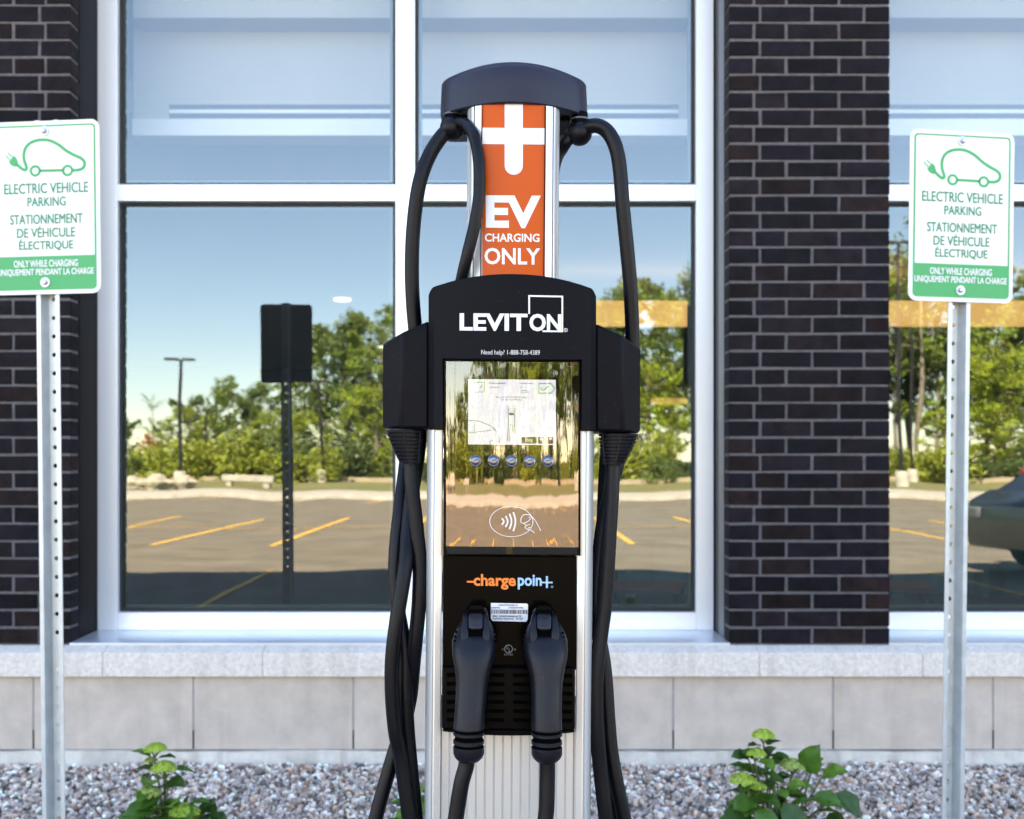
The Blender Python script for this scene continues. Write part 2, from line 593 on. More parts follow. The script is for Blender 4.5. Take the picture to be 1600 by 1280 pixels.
def pebbles():
    bm = bmesh.new()
    bmesh.ops.create_icosphere(bm, subdivisions=2, radius=1.0)
    base = np.array([v.co[:] for v in bm.verts])
    faces = np.array([[v.index for v in f.verts] for f in bm.faces])
    bm.free()
    kinds = []
    for i in range(10):
        d = base.copy()
        for _ in range(5):          # a few planar cuts make crushed-stone facets
            nrm = rng.normal(size=3); nrm /= np.linalg.norm(nrm)
            lim = rng.uniform(0.45, 0.8)
            t = d @ nrm
            d -= np.outer(np.clip(t - lim, 0, None) * 0.9, nrm)
        kinds.append(d)
    pts = []
    for (x0, x1, y0, y1, n) in ((-2.6, 2.9, 3.2, 4.05, 24000), (-3.2, 3.4, 2.3, 3.2, 11000), (-3.2, 3.2, 1.12, 2.3, 7000)):
        p = np.column_stack([rng.uniform(x0, x1, n), rng.uniform(y0, y1, n)])
        pts.append(p)
    pts = np.vstack(pts)
    N = len(pts)
    nv = len(base)
    V = np.empty((N, nv, 3), dtype=np.float32)
    C = np.empty((N, nv, 4), dtype=np.float32)
    pal = np.array([(0.42, 0.385, 0.37), (0.27, 0.25, 0.245), (0.12, 0.11, 0.11), (0.62, 0.585, 0.56), (0.38, 0.28, 0.23),
                    (0.24, 0.15, 0.115), (0.33, 0.31, 0.335), (0.72, 0.69, 0.66), (0.45, 0.35, 0.29)])
    pw = np.array([.22, .2, .12, .12, .09, .06, .1, .05, .04])
    for i in range(N):
        s = rng.uniform(0.0058, 0.0122) * (1.4 if rng.random() < 0.1 else 1)
        q = rng.normal(size=4); q /= np.linalg.norm(q)
        w, x, y, z = q
        Rm = np.array([[1 - 2 * (y * y + z * z), 2 * (x * y - z * w), 2 * (x * z + y * w)],
                       [2 * (x * y + z * w), 1 - 2 * (x * x + z * z), 2 * (y * z - x * w)],
                       [2 * (x * z - y * w), 2 * (y * z + x * w), 1 - 2 * (x * x + y * y)]])
        d = (kinds[i % 10] * (s * rng.uniform(0.8, 1.4), s, s * rng.uniform(0.55, 0.9))) @ Rm.T
        px, py = pts[i]
        hh = 0.006 * math.sin(px * 5.1 + 1) + 0.005 * math.sin(px * 11 + py * 7)
        V[i] = d + (px, py, hh * (0.5 if py > 3.9 else 1) + rng.uniform(-0.006, 0.010) + 0.002)
        C[i, :, :3] = np.minimum(pal[rng.choice(len(pal), p=pw)] * (1.50, 1.32, 1.14) * rng.uniform(0.75, 1.2), 0.85)
        C[i, :, 3] = 1
    F = (faces[None] + (np.arange(N) * nv)[:, None, None]).reshape(-1, 3)
    me = bpy.data.meshes.new('gravel')
    me.vertices.add(N * nv)
    me.vertices.foreach_set('co', V.ravel())
    me.loops.add(F.size)
    me.loops.foreach_set('vertex_index', F.ravel().astype(np.int32))
    me.polygons.add(len(F))
    me.polygons.foreach_set('loop_start', np.arange(0, F.size, 3, dtype=np.int32))
    me.update(calc_edges=True)
    ca = me.color_attributes.new('tint', 'FLOAT_COLOR', 'POINT')
    ca.data.foreach_set('color', C.ravel())
    me.shade_smooth()
    me.set_sharp_from_angle(angle=R(30))
    me.materials.append(MATS['pebble'])
    o = bpy.data.objects.new('gravel', me)
    COL.objects.link(o)
    tag(o, 'grey and pink crushed stone gravel in the bed along the wall', 'gravel', kind='stuff')


pebbles()

# ================================================================== BUILDING
BO = (0, YB, 0)
bld = thing('commercial_building', 'dark brick building front with tall silver framed windows over a stone sill', 'building', BO)
ZS = 0.455                      # bottom of brick
ZT = 3.62                       # top of the windows
H_WALL = 8.3
WX0, WX1 = (152 - CX) * YF / FP, (1115 - CX) * YF / FP         # window opening
PW = 0.621
PER = (WX1 - WX0) + PW
PAT = [[0.121, 0.322, 0.523], [0.097, 0.222, 0.426]]           # joint positions of the two courses of a pier


def brick_pier(x0, flip=False, tall=ZT):
    mb, mo = MB(), MB()
    c = 0
    z = ZS + 0.006
    while z < tall:
        js = [j for j in PAT[c % 2]]
        if flip:
            js = sorted(PW - j for j in js)
        e = [0.0] + js + [PW]
        for i in range(len(e) - 1):
            a = x0 + e[i] + (0.0052 if i else 0)
            b = x0 + e[i + 1] - (0.0052 if i < len(e) - 2 else 0)
            u = random.random()
            if u < 0.52:
                col = (0.0060, 0.0046, 0.0076)
            elif u < 0.84:
                col = (0.0086, 0.0058, 0.0080)
            else:
                col = (0.0115, 0.0064, 0.0066)
            k = random.uniform(0.6, 1.35)
            j = random.uniform(-0.0012, 0.0012)
            mb.box(a + random.uniform(0, .0012), b - random.uniform(0, .0012), YB + j, YB + 0.09, z, z + 0.0565 + random.uniform(-.001, .001), tuple(q * k for q in col))
            mb.v[-8:] = [(p + random.uniform(-.0011, .0011), q, r_ + random.uniform(-.0013, .0013)) for p, q, r_ in mb.v[-8:]]
        z += 0.0668
        c += 1
    o = mb.build('brick_pier', 'brick', bld, BO, bevel=0.0022, seg=2)
    mo.box(x0 + 0.004, x0 + PW - 0.004, YB + 0.0045, YB + 0.088, ZS, tall)
    mo.build('mortar', 'mortar', o, BO, smooth=False)
    return o


for k in (-1, 0, 1, 2):
    x0 = WX0 - PW + PER * k
    brick_pier(x0, flip=(k % 2 == 0))
    core = MB().box(x0 + 0.012, x0 + PW - 0.012, YB + 0.09, YF + 0.12, ZS, ZT)
    core.build('pier_core', 'black_metal', bld, BO)
    jl = MB().box(x0 + PW - 0.012, x0 + PW - 0.001, YB + 0.092, YF - 0.002, ZS + 0.012, ZT)      # panel right of the pier
    jl.build('jamb_panel', 'black_metal', bld, BO, bevel=0.002)
    jr = MB().box(x0 + 0.001, x0 + 0.012, YB + 0.092, YB + 0.19, ZS + 0.012, ZT)
    jr.build('jamb_panel', 'grey_metal', bld, BO, bevel=0.002)
    jq = MB().box(x0 + 0.006, x0 + 0.012, YB + 0.192, YF - 0.002, ZS + 0.012, ZT)
    jq.build('jamb_gasket', 'gasket', bld, BO)


def zf(py, y=YF):
    return EYE - (py - HY) * y / FP


Z_RAIL = (zf(985), zf(957))
Z_TR = (zf(314), zf(288))
xj = [(152, 183), (618, 648), (1088, 1115)]
xj = [((a - CX) * YF / FP, (b - CX) * YF / FP) for a, b in xj]


def window(dx):
    fr = MB()
    (a0, a1), (b0, b1), (c0, c1) = [(p + dx, q + dx) for p, q in xj]
    y0, y1 = YF, YF + 0.11
    zb, zt = Z_RAIL[0], ZT
    fr.box(a0, a1, y0, y1, zb, zt)
    fr.box(b0, b1, y0, y1, zb, zt)
    fr.box(c0, c1, y0, y1, zb, zt)
    for (p, q) in ((a1, b0), (b1, c0)):
        fr.box(p + .0004, q - .0004, y0 + 0.0015, y1, Z_RAIL[0], Z_RAIL[1])
        fr.box(p + .0004, q - .0004, y0 + 0.0015, y1, Z_TR[0], Z_TR[1])
        fr.box(p + .0004, q - .0004, y0 + 0.0015, y1, zt - 0.07, zt)
    w = fr.build('window', 'anodised', bld, BO, bevel=0.0018)
    ga, sp, pn, pu = MB(), MB(), MB(), MB()
    for (p, q) in ((a1, b0), (b1, c0)):
        for (u, v) in ((Z_RAIL[1], Z_TR[0]), (Z_TR[1], zt - 0.07)):
            g = 0.013
            for (mb, t, ya, yb) in ((ga, g, YG - 0.012, YG - 0.002), (sp, g + 0.014, YG + 0.004, YG + 0.016)):
                e = 0.0006
                mb.box(p + e, p + t, ya, yb, u + e, v - e)
                mb.box(q - t, q - e, ya, yb, u + e, v - e)
                mb.box(p + t, q - t, ya, yb, u + e, u + t)
                mb.box(p + t, q - t, ya, yb, v - t, v - e)
            (pn if u < 2 else pu).add([(p, YG, u), (q, YG, u), (q, YG, v), (p, YG, v)], [(0, 1, 2, 3)])
    ga.build('gasket', 'gasket', w, BO, smooth=False)
    sp.build('glazing_spacer', 'spacer', w, BO, smooth=False)
    pn.build('lower_glass', 'window_glass', w, BO, smooth=False, normals=False)
    pu.build('upper_glass', 'clear_glass', w, BO, smooth=False, normals=False)
    # sloping sill flashing in front of the frame, with a folded lip
    fl = MB()
    x0, x1 = a0 - 0.003, c1 + 0.003
    prof = [(YF + 0.02, Z_RAIL[0] + 0.002), (YF + 0.0, Z_RAIL[0] - 0.0005), (YB + 0.006, ZS + 0.010), (YB - 0.004, ZS + 0.008), (YB - 0.004, ZS - 0.001), (YF + 0.02, ZS - 0.001)]
    n = len(prof)
    fl.add([(x, y, z) for x in (x0, x1) for y, z in prof],
           [(i, (i + 1) % n, n + (i + 1) % n, n + i) for i in range(n)] + [tuple(range(n)), tuple(range(n, 2 * n))])
    fl.build('sill_flashing', 'flashing', bld, BO, bevel=0.0012)
    return w


for k in (-1, 0, 1):
    window(PER * k)

# stone sill in lengths, block course with joints and weep slots, foundation strip
SY = 4.02
js = [(x - CX) * SY / FP for x in (-900, -520, -140, 160, 410, 800, 1187, 1442, 1800, 2150, 2500)]
for i in range(len(js) - 1):
    a, b = js[i] + 0.0007, js[i + 1] - 0.0007
    prof = [(SY, EYE - (1058 - HY) * SY / FP), (SY, EYE - (1021 - HY) * SY / FP), (YB - 0.002, ZS - 0.001), (YF + 0.08, ZS - 0.0015), (YF + 0.08, EYE - (1058 - HY) * SY / FP)]
    n = len(prof)
    st = MB().add([(x, y, z) for x in (a, b) for y, z in prof],
                  [(k, (k + 1) % n, n + (k + 1) % n, n + k) for k in range(n)] + [tuple(range(n)), tuple(range(n, 2 * n))])
    st.build('stone_sill', 'stone', bld, BO, bevel=0.003, seg=3)
ZB1 = EYE - (1058 - HY) * SY / FP
YK = 4.05
ZB0 = EYE - (1172 - HY) * YK / FP
jb = [(x - CX) * YK / FP for x in range(-948 - 251 * 2, 2600, 250)]
jb = [((52 + 250 * i) - CX) * YK / FP for i in range(-6, 10)]
bk = MB()
for i in range(len(jb) - 1):
    bk.box(jb[i] + 0.003, jb[i + 1] - 0.003, YK, YK + 0.1, ZB0 + 0.002, ZB1 - 0.002)
    MB().box(jb[i] - 0.0029, jb[i] + 0.0029, YK + 0.0015, YK + 0.0032, ZB0 + 0.004, ZB0 + 0.075).build('weep_slot', 'weep_slot', bld, BO)
bw = bk.build('block_course', 'block', bld, BO, bevel=0.003)
MB().box(jb[0], jb[-1], YK + 0.0035, YK + 0.095, ZB0, ZB1).build('mortar', 'block_joint', bw, BO)
fd = MB()
nx = 260
xa, xb = -4.0, 5.0
top = []
for i in range(nx + 1):
    x = xa + (xb - xa) * i / nx
    top.append((x, YK - 0.018 + 0.004 * math.sin(x * 9) + random.uniform(-.002, .002), ZB0 - 0.002 + 0.003 * math.sin(x * 7) + random.uniform(-.0015, .0015)))
vsx = []
for (x, y, z) in top:
    vsx += [(x, YK + 0.09, z), (x, y, z), (x, y - 0.010, -0.08)]
fd.add(vsx, [f for i in range(nx) for f in ((3 * i, 3 * i + 1, 3 * i + 4, 3 * i + 3), (3 * i + 1, 3 * i + 2, 3 * i + 5, 3 * i + 4))])
fd.build('foundation', 'foundation', bld, BO)

# walls above and beside, roof, room behind the glass
ext = MB()
xl, xr = WX0 - PW - PER, WX1 + PW + PER
ext.box(-14, xl - 0.001, YB, YB + 0.3, -0.2, ZT)
ext.box(xr + 0.001, 14, YB, YB + 0.3, -0.2, ZT)
ext.box(-14, 14, YB + 0.001, YB + 0.3, ZT + 0.001, H_WALL)
em = bpy.data.materials.new('brick_courses')
em.use_nodes = True
nt = em.node_tree
bt = nt.nodes.new('ShaderNodeTexBrick')
tc = nt.nodes.new('ShaderNodeTexCoord')
sx = nt.nodes.new('ShaderNodeSeparateXYZ')
cb = nt.nodes.new('ShaderNodeCombineXYZ')
nt.links.new(tc.outputs['Object'], sx.inputs[0])
nt.links.new(sx.outputs['X'], cb.inputs['X'])
nt.links.new(sx.outputs['Z'], cb.inputs['Y'])
nt.links.new(cb.outputs[0], bt.inputs['Vector'])
for k, v in (('Color1', (0.02, 0.017, 0.022, 1)), ('Color2', (0.035, 0.023, 0.021, 1)), ('Mortar', (0.20, 0.185, 0.185, 1))):
    bt.inputs[k].default_value = v
for k, v in (('Scale', 1.0), ('Mortar Size', 0.005), ('Brick Width', 0.201), ('Row Height', 0.0668)):
    bt.inputs[k].default_value = v
nt.links.new(bt.outputs['Color'], nt.nodes['Principled BSDF'].inputs['Base Color'])
MATS['brick_courses'] = em
ext.build('brick_wall', 'brick_courses', bld, BO, smooth=False)
MB().box(-14, 14, YB + 0.302, 19, H_WALL - 0.4, H_WALL - 0.1).build('roof', 'roofing', bld, BO)
iw = MB()
iw.box(-14, -13.8, YB + 0.31, 19, -0.2, H_WALL - 0.42)
iw.box(13.8, 14, YB + 0.31, 19, -0.2, H_WALL - 0.42)
iw.box(-13.79, 13.79, 18.8, 19, -0.2, H_WALL - 0.42)
iw.build('interior_wall', 'interior_dark', bld, BO, smooth=False)
MB().box(-13.79, 13.79, YF + 0.13, 18.79, -0.1, 0.0).build('interior_floor', 'interior_floor', bld, BO, smooth=False)
ceil = MB().box(-13.79, 13.79, 4.95, 18.79, 2.80, 2.95)
ceil.build('interior_ceiling', 'interior_ceiling', bld, BO, smooth=False)
low = MB()
for i in range(40):
    x = 0.4 + i * 0.19
    if random.random() < 0.6:
        low.box(x, x + random.uniform(0.06, 0.15), 9.0, 9.12, 0.0, 0.30 + random.uniform(0, 0.14))
low.box(0.3, 9, 9.2, 9.4, 0.0, 0.75)
low.build('interior_counter', 'teal_wall', bld, BO, smooth=False)
YBK = 4.80


def zb(py):
    return EYE - (py - HY) * YBK / FP


for k in (-1, 0, 1):
    d = PER * k
    xx0, xx1 = (208 - CX) * YBK / FP + d, (1076 - CX) * YBK / FP + d
    YST = YBK - 0.15
    zs = EYE - (28 - HY) * YST / FP
    bh = MB().box(xx0, xx1, YBK + 0.005, YBK + 0.14, zb(186), zs + 0.1).build('bulkhead', 'bulkhead', bld, BO)
    MB().box(xx0, xx1, YBK - 0.012, YBK + 0.14, zb(213), zb(187)).build('trim', 'bulkhead_white', bh, BO)
    e0, e1 = (208 - CX) * YST / FP + d, (1076 - CX) * YST / FP + d
    MB().box(e0, e1, YST, YBK + 0.004, zs, zs + 0.5).build('soffit_step', 'bulkhead', bh, BO)
    sl = MB()
    s0, s1 = (265 - CX) * YBK / FP + d, (1060 - CX) * YBK / FP + d
    sl.box(s0, s1, YBK - 0.004, YBK + 0.0045, zb(171.5), zb(164))
    sl.box(s0, s1, YBK - 0.004, YBK + 0.0045, zb(186), zb(178))
    sl.build('slot_diffuser', 'slot_dark', bh, BO)
    MB().box(s0, s1, YBK - 0.006, YBK + 0.0045, zb(177.6), zb(171.9)).build('diffuser_bar', 'bulkhead_white', bh, BO)
YW = 9.0
p0, p1 = at(840, 505, YW), at(1900, 470, YW)
MB().box(p0.x, p1.x, YW, YW + 0.25, p0.z, p1.z).build('light_cove', 'warm_strip', bld, BO)
q0, q1 = at(1020, 631, 9.2), at(1076, 622, 9.2)
MB().box(q0.x, q1.x, 9.2, 9.3, q0.z, q1.z).build('light_cove', 'warm_strip_dim', bld, BO)


def dl(x, y):
    return MB().tube([(x, y, 2.797), (x, y, 2.78)], 0.085, 20).build('downlight', 'downlight', bld, BO)


c = at(535, 468, 10.7)
dl(c.x, c.y)
c = at(601, 541, 15.2)
dl(c.x, c.y)


# ================================================================== CAFE CHAIRS INSIDE
def cafe_chair(px, ydist, rz, label):
    g = at(px, 950, ydist)
    t = thing('cafe_chair', label, 'chair', (g.x, g.y, 0), (0, 0, rz), 'cafe chairs behind the glass')
    MB().box(-0.2, 0.2, -0.2, 0.2, 0.45, 0.475).build('seat', 'wood_seat', t, bevel=0.012)
    for sx_ in (-1, 1):
        MB().tube([(0.19 * sx_, 0.19, 0), (0.19 * sx_, 0.20, 0.46), (0.19 * sx_, 0.24, 0.86)], 0.014).build('leg', 'black_metal', t)
        MB().tube([(0.18 * sx_, -0.19, 0), (0.18 * sx_, -0.18, 0.45)], 0.014).build('leg', 'black_metal', t)
    MB().box(-0.19, 0.19, 0.215, 0.235, 0.62, 0.86).build('backrest', 'wood_seat', t, bevel=0.008)


cafe_chair(1010, 5.9, R(75), 'brown seated cafe chair inside the glass just left of the brick pier')
cafe_chair(1392, 5.9, R(75), 'brown seated cafe chair inside the glass just right of the brick pier')

# ================================================================== EV PARKING SIGNS
PWD, PHT = 0.293, 0.453


def su(cx_, cy_):
    """coordinates measured on an enlargement of the plate -> plate metres"""
    return ((cx_ - 105) / 675 - 0.5) * PWD, (0.5 - (cy_ - 45) / 1055) * PHT


def rrect(w, h, r, n=6):
    out = []
    for (sx_, sy_, a0) in ((1, 1, 0), (-1, 1, 90), (-1, -1, 180), (1, -1, 270)):
        for i in range(n + 1):
            a = R(a0 + 90 * i / n)
            out.append((sx_ * (w / 2 - r) + r * math.cos(a), sy_ * (h / 2 - r) + r * math.sin(a)))
    return out


def ev_sign(label, centre, yaw, roll):
    t = thing('parking_sign', label, 'sign', (centre.x, centre.y, 0), (0, roll, yaw), 'electric vehicle parking signs')
    zc = centre.z
    # plate
    o = rrect(PWD, PHT, 0.022)
    n = len(o)
    mb = MB().add([(x, y, zc + z) for y in (0.0, 0.0022) for x, z in o],
                  [(i, (i + 1) % n, n + (i + 1) % n, n + i) for i in range(n)] + [tuple(range(n)), tuple(range(n, 2 * n))])
    plate = mb.build('plate', 'sign_white', t)
    bo = rrect(PWD - 0.004, PHT - 0.004, 0.021)
    MB().add([(x, 0.0027, zc + z) for x, z in bo], [tuple(range(n))]).build('plate_back', 'sign_back', plate, smooth=False)
    f = lambda a, b: (su(a, b)[0], -0.0006, zc + su(a, b)[1])
    fg = lambda a, b: (su(a, b)[0], -0.0012, zc + su(a, b)[1])
    # border line + green band
    def rr(x0, y0, x1, y1, r, nn=6):
        q = []
        for (qx, qy, a0) in ((x1 - r, y0 + r, -90), (x1 - r, y1 - r, 0), (x0 + r, y1 - r, 90), (x0 + r, y0 + r, 180)):
            for i in range(nn + 1):
                a = R(a0 + 90 * i / nn)
                q.append((qx + r * math.cos(a), qy + r * math.sin(a)))
        return q
    sh = []
    outer, inner = rr(130, 70, 756, 1075, 26), rr(142, 80, 745, 1064, 18)
    m = len(outer)
    sh.append((outer + inner, [(i, (i + 1) % m, m + (i + 1) % m, m + i) for i in range(m)]))
    sh.append(poly2d([(142, 868), (745, 868)] + [p for p in inner if p[1] > 900][:m]))
    # car outline like a cable, wheels, plug
    car = sp2([(265, 305), (300, 335), (320, 340), (325, 322), (312, 285), (310, 240), (325, 200), (360, 172), (415, 160), (470, 166),
               (525, 192), (570, 228), (620, 258), (665, 280), (687, 305), (682, 335), (655, 350), (615, 352)], 8)
    sh.append(ribbon2d(car, 19))
    sh.append(ribbon2d([(405, 348), (560, 350)], 17))
    sh.append(ring2d(380, 348, 20, 36))
    sh.append(ring2d(582, 352, 20, 36))
    sh.append(poly2d([(215, 287), (246, 250), (262, 263), (273, 290), (270, 312), (252, 320), (226, 306)]))
    sh.append(ribbon2d([(222, 276), (193, 246)], 7))
    sh.append(ribbon2d([(237, 258), (210, 231)], 7))
    printed('graphic', sh, f, 'sign_green', plate)
    tx = [('ELECTRIC VEHICLE', 185, 424, 708, 486), ('PARKING', 330, 510, 568, 564), ('STATIONNEMENT', 220, 614, 672, 672),
          ('DE V\u00c9HICULE', 262, 683, 624, 754), ('\u00c9LECTRIQUE', 274, 764, 612, 836)]
    printed('lettering', [text2d(*a, bold=-0.002) for a in tx], lambda a, b: Vector(f(a, b)), 'sign_text', plate, fat=1.3)
    tw = [('ONLY WHILE CHARGING', 241, 893, 640, 934), ('UNIQUEMENT PENDANT LA CHARGE', 141, 946, 738, 990)]
    printed('lettering', [text2d(*a, bold=0.0) for a in tw], lambda a, b: Vector(fg(a, b)), 'print_white', plate, fat=0.9)
    # U-channel post with real holes, open towards the viewer
    pm = MB()
    th = 0.0028
    ztop = zc + PHT / 2 + 0.004
    zbot = -0.3
    prof = [(-0.031, 0.006), (-0.020, 0.006), (-0.0125, 0.036)]
    for sgn in (-1, 1):
        pr = [(sgn * -x, y) for x, y in prof]
        vv, ff = [], []
        full = pr + [(x, y + th) for x, y in pr[::-1]]
        k = len(full)
        for z in (zbot, ztop):
            vv += [(x, y, z) for x, y in full]
        ff = [(i, (i + 1) % k, k + (i + 1) % k, k + i) for i in range(k)] + [tuple(range(k)), tuple(range(k, 2 * k))]
        pm.add(vv, ff)
    pitch, hr, hw = 0.049, 0.0062, 0.0125
    z = ztop
    while z > zbot:
        zc0 = z - pitch / 2
        sq = [(hw, 0), (hw, pitch / 2), (0, pitch / 2), (-hw, pitch / 2), (-hw, 0), (-hw, -pitch / 2), (0, -pitch / 2), (hw, -pitch / 2)]
        ci = [(hr * math.cos(R(45 * i)), hr * math.sin(R(45 * i))) for i in range(8)]
        vv = [(x, yy, zc0 + q) for yy in (0.036, 0.036 + th) for x, q in sq + ci]
        ff = []
        for i in range(8):
            j = (i + 1) % 8
            ff += [(i, j, 8 + j, 8 + i), (16 + i, 16 + j, 24 + j, 24 + i), (8 + i, 8 + j, 24 + j, 24 + i)]
        pm.add(vv, ff)
        z -= pitch
    pm.build('post', 'galvanised', t, smooth=True, angle=25)
    for (bu, bv) in ((441, 108), (437, 1030)):
        x, z = su(bu, bv)
        z += zc
        bb = MB()
        bb.tube([(x, -0.0005, z), (x, -0.0035, z)], 0.0125, 20)
        ob = bb.build('washer', 'bolt_steel', t)
        hb = MB()
        hb.rings([[(x + r * math.cos(R(60 * k)), y, z + r * math.sin(R(60 * k))) for k in range(6)] for r, y in ((0.0075, -0.003), (0.0075, -0.008), (0.005, -0.0105))])
        hb.tube([(x, -0.003, z), (x, 0.045, z)], 0.004, 10)
        hb.build('bolt', 'bolt_steel', t, bevel=0.0006)
    return t


# roll rotates about y; the plate centre sits at height z, so shift the foot sideways to keep the plate where it is
def place_sign(label, px, py, y, yaw, roll):
    c = at(px, py, y)
    c.x -= math.sin(roll) * c.z
    ev_sign(label, c, yaw, roll)


place_sign('electric vehicle parking sign standing in front of the right window beside the brick pier', 1503.5, 338, 2.80, R(6.5), R(0.75))
place_sign('electric vehicle parking sign cut off by the frame, in front of the left brick wall', 71, 324, 2.76, R(-4.5), R(-0.65))

# ================================================================== CHARGING STATION
ST_Y, TILT = 1.35, 0.0080
st_x = (786.6 - CX) * ST_Y / FP
stn = thing('charging_station', 'black and silver charging pedestal with orange panel, touch screen and two plugs', 'charger', (st_x, ST_Y, 0), (0, TILT, 0))


def L(px, py, dy=0.0):
    s = (ST_Y + dy) / FP
    z = EYE - (py - HY) * s
    return Vector(((px - CX) * s - st_x - TILT * z, dy, z))


def strip_solid(x0, x1, n, top, bot, front, back, xs=None):
    """a solid whose outline is given in picture units and whose front bows as front(px)"""
    mb = MB()
    xs = xs or [x0 + (x1 - x0) * i / n for i in range(n + 1)]
    vv = []
    for x in xs:
        a, b = L(x, top(x), front(x)), L(x, bot(x), front(x))
        vv += [a, b, Vector((a.x, back, a.z)), Vector((b.x, back, b.z))]
    ff = []
    for i in range(len(xs) - 1):
        o, p = 4 * i, 4 * i + 4
        ff += [(o, o + 1, p + 1, p), (o + 2, p + 2, p + 3, o + 3), (o, p, p + 2, o + 2), (o + 1, o + 3, p + 3, p + 1)]
    ff += [(0, 2, 3, 1), (len(vv) - 4, len(vv) - 3, len(vv) - 1, len(vv) - 2)]
    mb.add(vv, ff)
    return mb


def bow(c, hw, s, base):
    return lambda x: base + s * ((x - c) / hw) ** 2


K = lambda v: (lambda x: v)
# --- lower aluminium column: two rounded rails, a ribbed centre and a back
zlow = 2160


def rail(xa, xb, side):
    # cross-section: flat face, rounded edge, bluish side
    mb = MB()
    ed = [(xa, 0.0), (xb, 0.0)] if side < 0 else [(xb, 0.0), (xa, 0.0)]
    return mb


col = MB()
fpx = 0.012
prof_px = [(692, 0.016), (690, 0.012), (677, 0.013), (673, 0.016), (668.5, 0.028), (668.5, 0.13)]


def column_profile():
    pts = []
    for (x, d) in prof_px:
        pts.append((x, d))
    return pts


def extr(prof, ytop, ybot, closed_back=True):
    """extrude a plan profile [(px at y=700, depth)] straight down the column"""
    mb = MB()
    P = []
    for (x, d) in prof:
        a = L(x, 900, d)
        P.append((a.x, d))
    z1, z0 = L(800, ytop, 0.012).z, L(800, ybot, 0.012).z
    n = len(P)
    vv = [(x, y, z) for z in (z0, z1) for x, y in P]
    mb.add(vv, [(i, (i + 1) % n, n + (i + 1) % n, n + i) for i in range(n)] + [tuple(range(n)), tuple(range(n, 2 * n))])
    return mb


L0 = 1150 - 0
lp = [(690.5, 0.030), (690.5, 0.014), (679, 0.0125), (675.5, 0.0145), (670.5, 0.020), (667, 0.030), (666, 0.045), (666, 0.150), (690.5, 0.150)]
rp = [(901.5, 0.030), (901.5, 0.014), (913, 0.0125), (916.5, 0.0145), (921.5, 0.020), (925, 0.030), (926, 0.045), (926, 0.150), (901.5, 0.150)]
cm = extr(lp, 660, zlow).build('column', 'station_alu', stn, bevel=0.0012)
extr(rp, 660, zlow).build('rail', 'station_alu', cm, bevel=0.0012)
# darker grooves between face and edge
for xx in (676.2, 915.6):
    g = extr([(xx - 0.7, 0.0122), (xx + 0.7, 0.0122), (xx + 0.7, 0.02), (xx - 0.7, 0.02)], 672, zlow)
    g.build('groove', 'station_alu_edge', cm, smooth=False)
rib = []
x = 690.7
d0 = 0.020
step = 13.9
rib.append((690.7, 0.06))
while x < 901:
    e = min(x + step, 901.3)
    rib += [(x, d0 + 0.0018), (x + 1.8, d0), (e - 1.8, d0 + 0.0003), (e, d0 + 0.0018)]
    x = e + 0.02
    if e >= 901.3:
        break
rib.append((901.3, 0.06))
extr(rib, 1100, zlow).build('ribbed_panel', 'station_alu', cm, smooth=False)
extr([(692, 0.07), (900, 0.07), (900, 0.145), (692, 0.145)], 440, 2150).build('back_panel', 'station_alu', cm)
# base plate with anchor bolts at the ground
bpz = MB().box(-0.16, 0.16, -0.03, 0.22, -0.02, 0.012)
bpo = bpz.build('base_plate', 'galvanised', stn, bevel=0.003)

# --- upper column with grooved silver sides
UP = 0.036


def upx(px, d):
    return (L(px, 300, UP).x, d)


def mirror_prof(pts, cx_):
    return pts + [(2 * cx_ - x, y) for x, y in pts[::-1]]


cxu = L(802.2, 300, UP).x
hw = lambda px: (L(802.2 + px, 300, UP).x - cxu)
half = [(hw(0), UP + 0.000), (hw(49.5), UP + 0.004), (hw(50), UP + 0.002), (hw(61), UP + 0.006), (hw(62), UP + 0.010), (hw(63), UP + 0.007),
        (hw(67), UP + 0.010), (hw(68), UP + 0.014), (hw(69), UP + 0.012), (hw(72), UP + 0.018), (hw(73.5), UP + 0.028), (hw(73.5), UP + 0.10)]
full = [(cxu - a, d) for a, d in half[::-1]] + [(cxu + a, d) for a, d in half[1:]]
n = len(full)
zt_, zb_ = L(800, 150, UP).z, L(800, 470, UP).z
uc = MB().add([(x, y, z) for z in (zb_, zt_) for x, y in full],
              [(i, (i + 1) % n, n + (i + 1) % n, n + i) for i in range(n)] + [tuple(range(n)), tuple(range(n, 2 * n))])
upper = uc.build('upper_column', 'station_alu', stn, bevel=0.0008)
# orange film panel, gently bowed
pb = bow(802.2, 49, 0.0035, UP - 0.0022)
panel = strip_solid(753.5, 851.5, 16, K(158), K(440), pb, UP + 0.006).build('sign_panel', 'orange_film', upper)
fm = lambda x, y: L(x, y, pb(x) - 0.0006)
wsh = [rect2d(788.5, 159, 817, 256, 6), rect2d(753.7, 200, 788.5, 225.5, 6), rect2d(817, 200, 851.3, 225.5, 6)]
arc = [(788.5, 256)] + [(802.7 - 14.2 * math.cos(R(a)), 259 + 14.2 * math.sin(R(a))) for a in range(0, 181, 15)] + [(817, 256)]
wsh.append(poly2d(arc))
# corner radii of the plus emblem
printed('emblem', wsh, fm, 'white_film', panel)
printed('lettering', [text2d('EV', 759, 305.5, 845, 356.5, bold=0.04), text2d('CHARGING', 757.5, 365, 843, 378, bold=0.022),
                      text2d('ONLY', 757, 387.5, 844, 413.5, bold=0.022)], fm, 'white_film', panel)
edge = MB()
for xx in (753.0, 852.0):
    a, b = L(xx, 164, UP), L(xx, 440, UP)
    edge.box(a.x - 0.0005, a.x + 0.0005, UP - 0.0012, UP + 0.006, b.z, a.z)
edge.build('panel_edge', 'gloss_black', upper, smooth=False)

